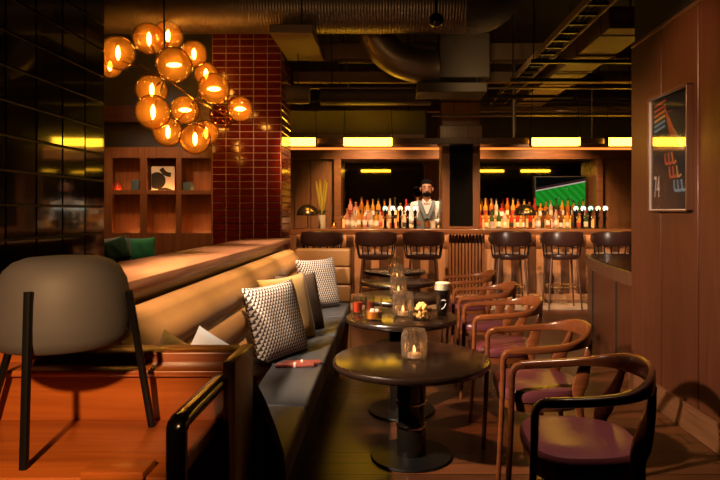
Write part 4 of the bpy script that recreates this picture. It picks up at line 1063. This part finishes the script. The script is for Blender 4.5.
# ------------------------------------------------------------------ light
def spot(name, loc, tgt, power, deg, col=(1, .62, .32), blend=.5, rad=.04):
    l = bpy.data.lights.new(name, 'SPOT'); l.energy = power; l.color = col; l.spot_size = math.radians(deg); l.spot_blend = blend; l.shadow_soft_size = rad
    o = bpy.data.objects.new(name, l); COL.objects.link(o); o.location = loc
    o.rotation_euler = (Vector(tgt)-Vector(loc)).to_track_quat('-Z', 'Y').to_euler(); return o
def area(name, loc, rot, sx_, sy_, power, col):
    l = bpy.data.lights.new(name, 'AREA'); l.shape = 'RECTANGLE'; l.size = sx_; l.size_y = sy_; l.energy = power; l.color = col
    o = bpy.data.objects.new(name, l); COL.objects.link(o); o.location = loc; o.rotation_euler = rot; return o
WARM = (1, .60, .30); NEUT = (1, .74, .52)
spot('spot_key', (-1.95, 1.75, 2.35), (.9, 4.3, .6), 1100, 52, NEUT, .45, .05)
spot('spot_key_far', (-1.95, 2.6, 2.5), (.9, 5.2, .5), 600, 46, NEUT, .6, .05)
spot('spot_chair', (1.0, 2.75, 3.2), (.72, 2.30, .45), 300, 15, NEUT, .6, .05)
spot('spot_desk', (-.5, -.8, 2.3), (-1.0, 1.52, .74), 500, 24, (1, .52, .22), .6, .05)
for k, y in enumerate((2.5, 3.3, 4.2, 5.1)):
    spot('spot_banquette', (-.62, y-.35, 3.2), (-.95, y, .95), 560, 26, NEUT, .9, .04)
spot('spot_corner', (-.1, 4.3, 3.3), (-.62, 5.3, .7), 380, 34, NEUT, .5, .04)
spot('spot_wall', (.8, 3.0, 3.3), (1.79, 3.75, 1.7), 150, 48, (1, .55, .28), .9, .05)
spot('spot_wall_near', (.6, 1.4, 3.3), (1.79, 3.0, 1.7), 30, 50, (1, .50, .22), .9, .05)
spot('spot_floor', (-.3, 3.7, 3.2), (.50, 3.5, 0), 330, 26, (1, .5, .22), .8, .05)
for k, x in enumerate((-.9, .4, 1.7, 2.9)):
    spot('spot_bar', (x, 6.35, 2.66), (x, 8.5, .70), 300, 54, (1, .55, .26), .7, .05)
for k, x in enumerate((-.3, 1.2, 2.7)):
    spot('spot_bottles', (x, 9.0, 2.9), (x, 10.25, 1.2), 400, 80, (1, .58, .26), .7, .08)
spot('spot_bartender', (.40, 8.35, 2.36), (.60, 9.25, 1.4), 110, 40, NEUT, .6, .05)
spot('spot_display', (-2.85, 5.9, 2.8), (-2.75, 7.3, 1.3), 90, 70, (1, .52, .24), .7, .05)
spot('fill_pillar', (-1.3, 5.9, 2.85), (-1.6, 7.0, 1.6), 60, 56, (1, .5, .24), .8, .05)  # added fill light so the red tiles show
spot('fill_ceiling', (1.0, 6.2, 2.75), (1.7, 7.6, 3.1), 16, 130, (1, .58, .24), .9, .1)  # added uplight on the ducts, no fixture there
spot('fill_ceiling_left', (-.6, 4.6, 3.0), (-.5, 6.6, 3.4), 11, 130, (1, .52, .22), .9, .1)  # added fill on the spiral duct, no fixture there
spot('fill_plaster', (-2.9, 6.6, 2.9), (-2.9, 7.66, 2.35), 5, 60, (.75, .85, 1), .9, .1)  # added bluish light, stands in for soft reflections above the display unit
w = bpy.data.worlds.new('world'); sc.world = w; w.use_nodes = True
w.node_tree.nodes['Background'].inputs[0].default_value = (.9, .55, .3, 1); w.node_tree.nodes['Background'].inputs[1].default_value = .0

vs = sc.view_settings; vs.view_transform = 'Standard'; vs.look = 'None'; vs.gamma = 1; vs.exposure = 0; vs.use_curve_mapping = False
cy = sc.cycles; cy.use_denoising = True; cy.max_bounces = 8; cy.diffuse_bounces = 3; cy.glossy_bounces = 4; cy.transparent_max_bounces = 24; cy.transmission_bounces = 6
cy.sample_clamp_indirect = 3; cy.caustics_reflective = False; cy.caustics_refractive = False
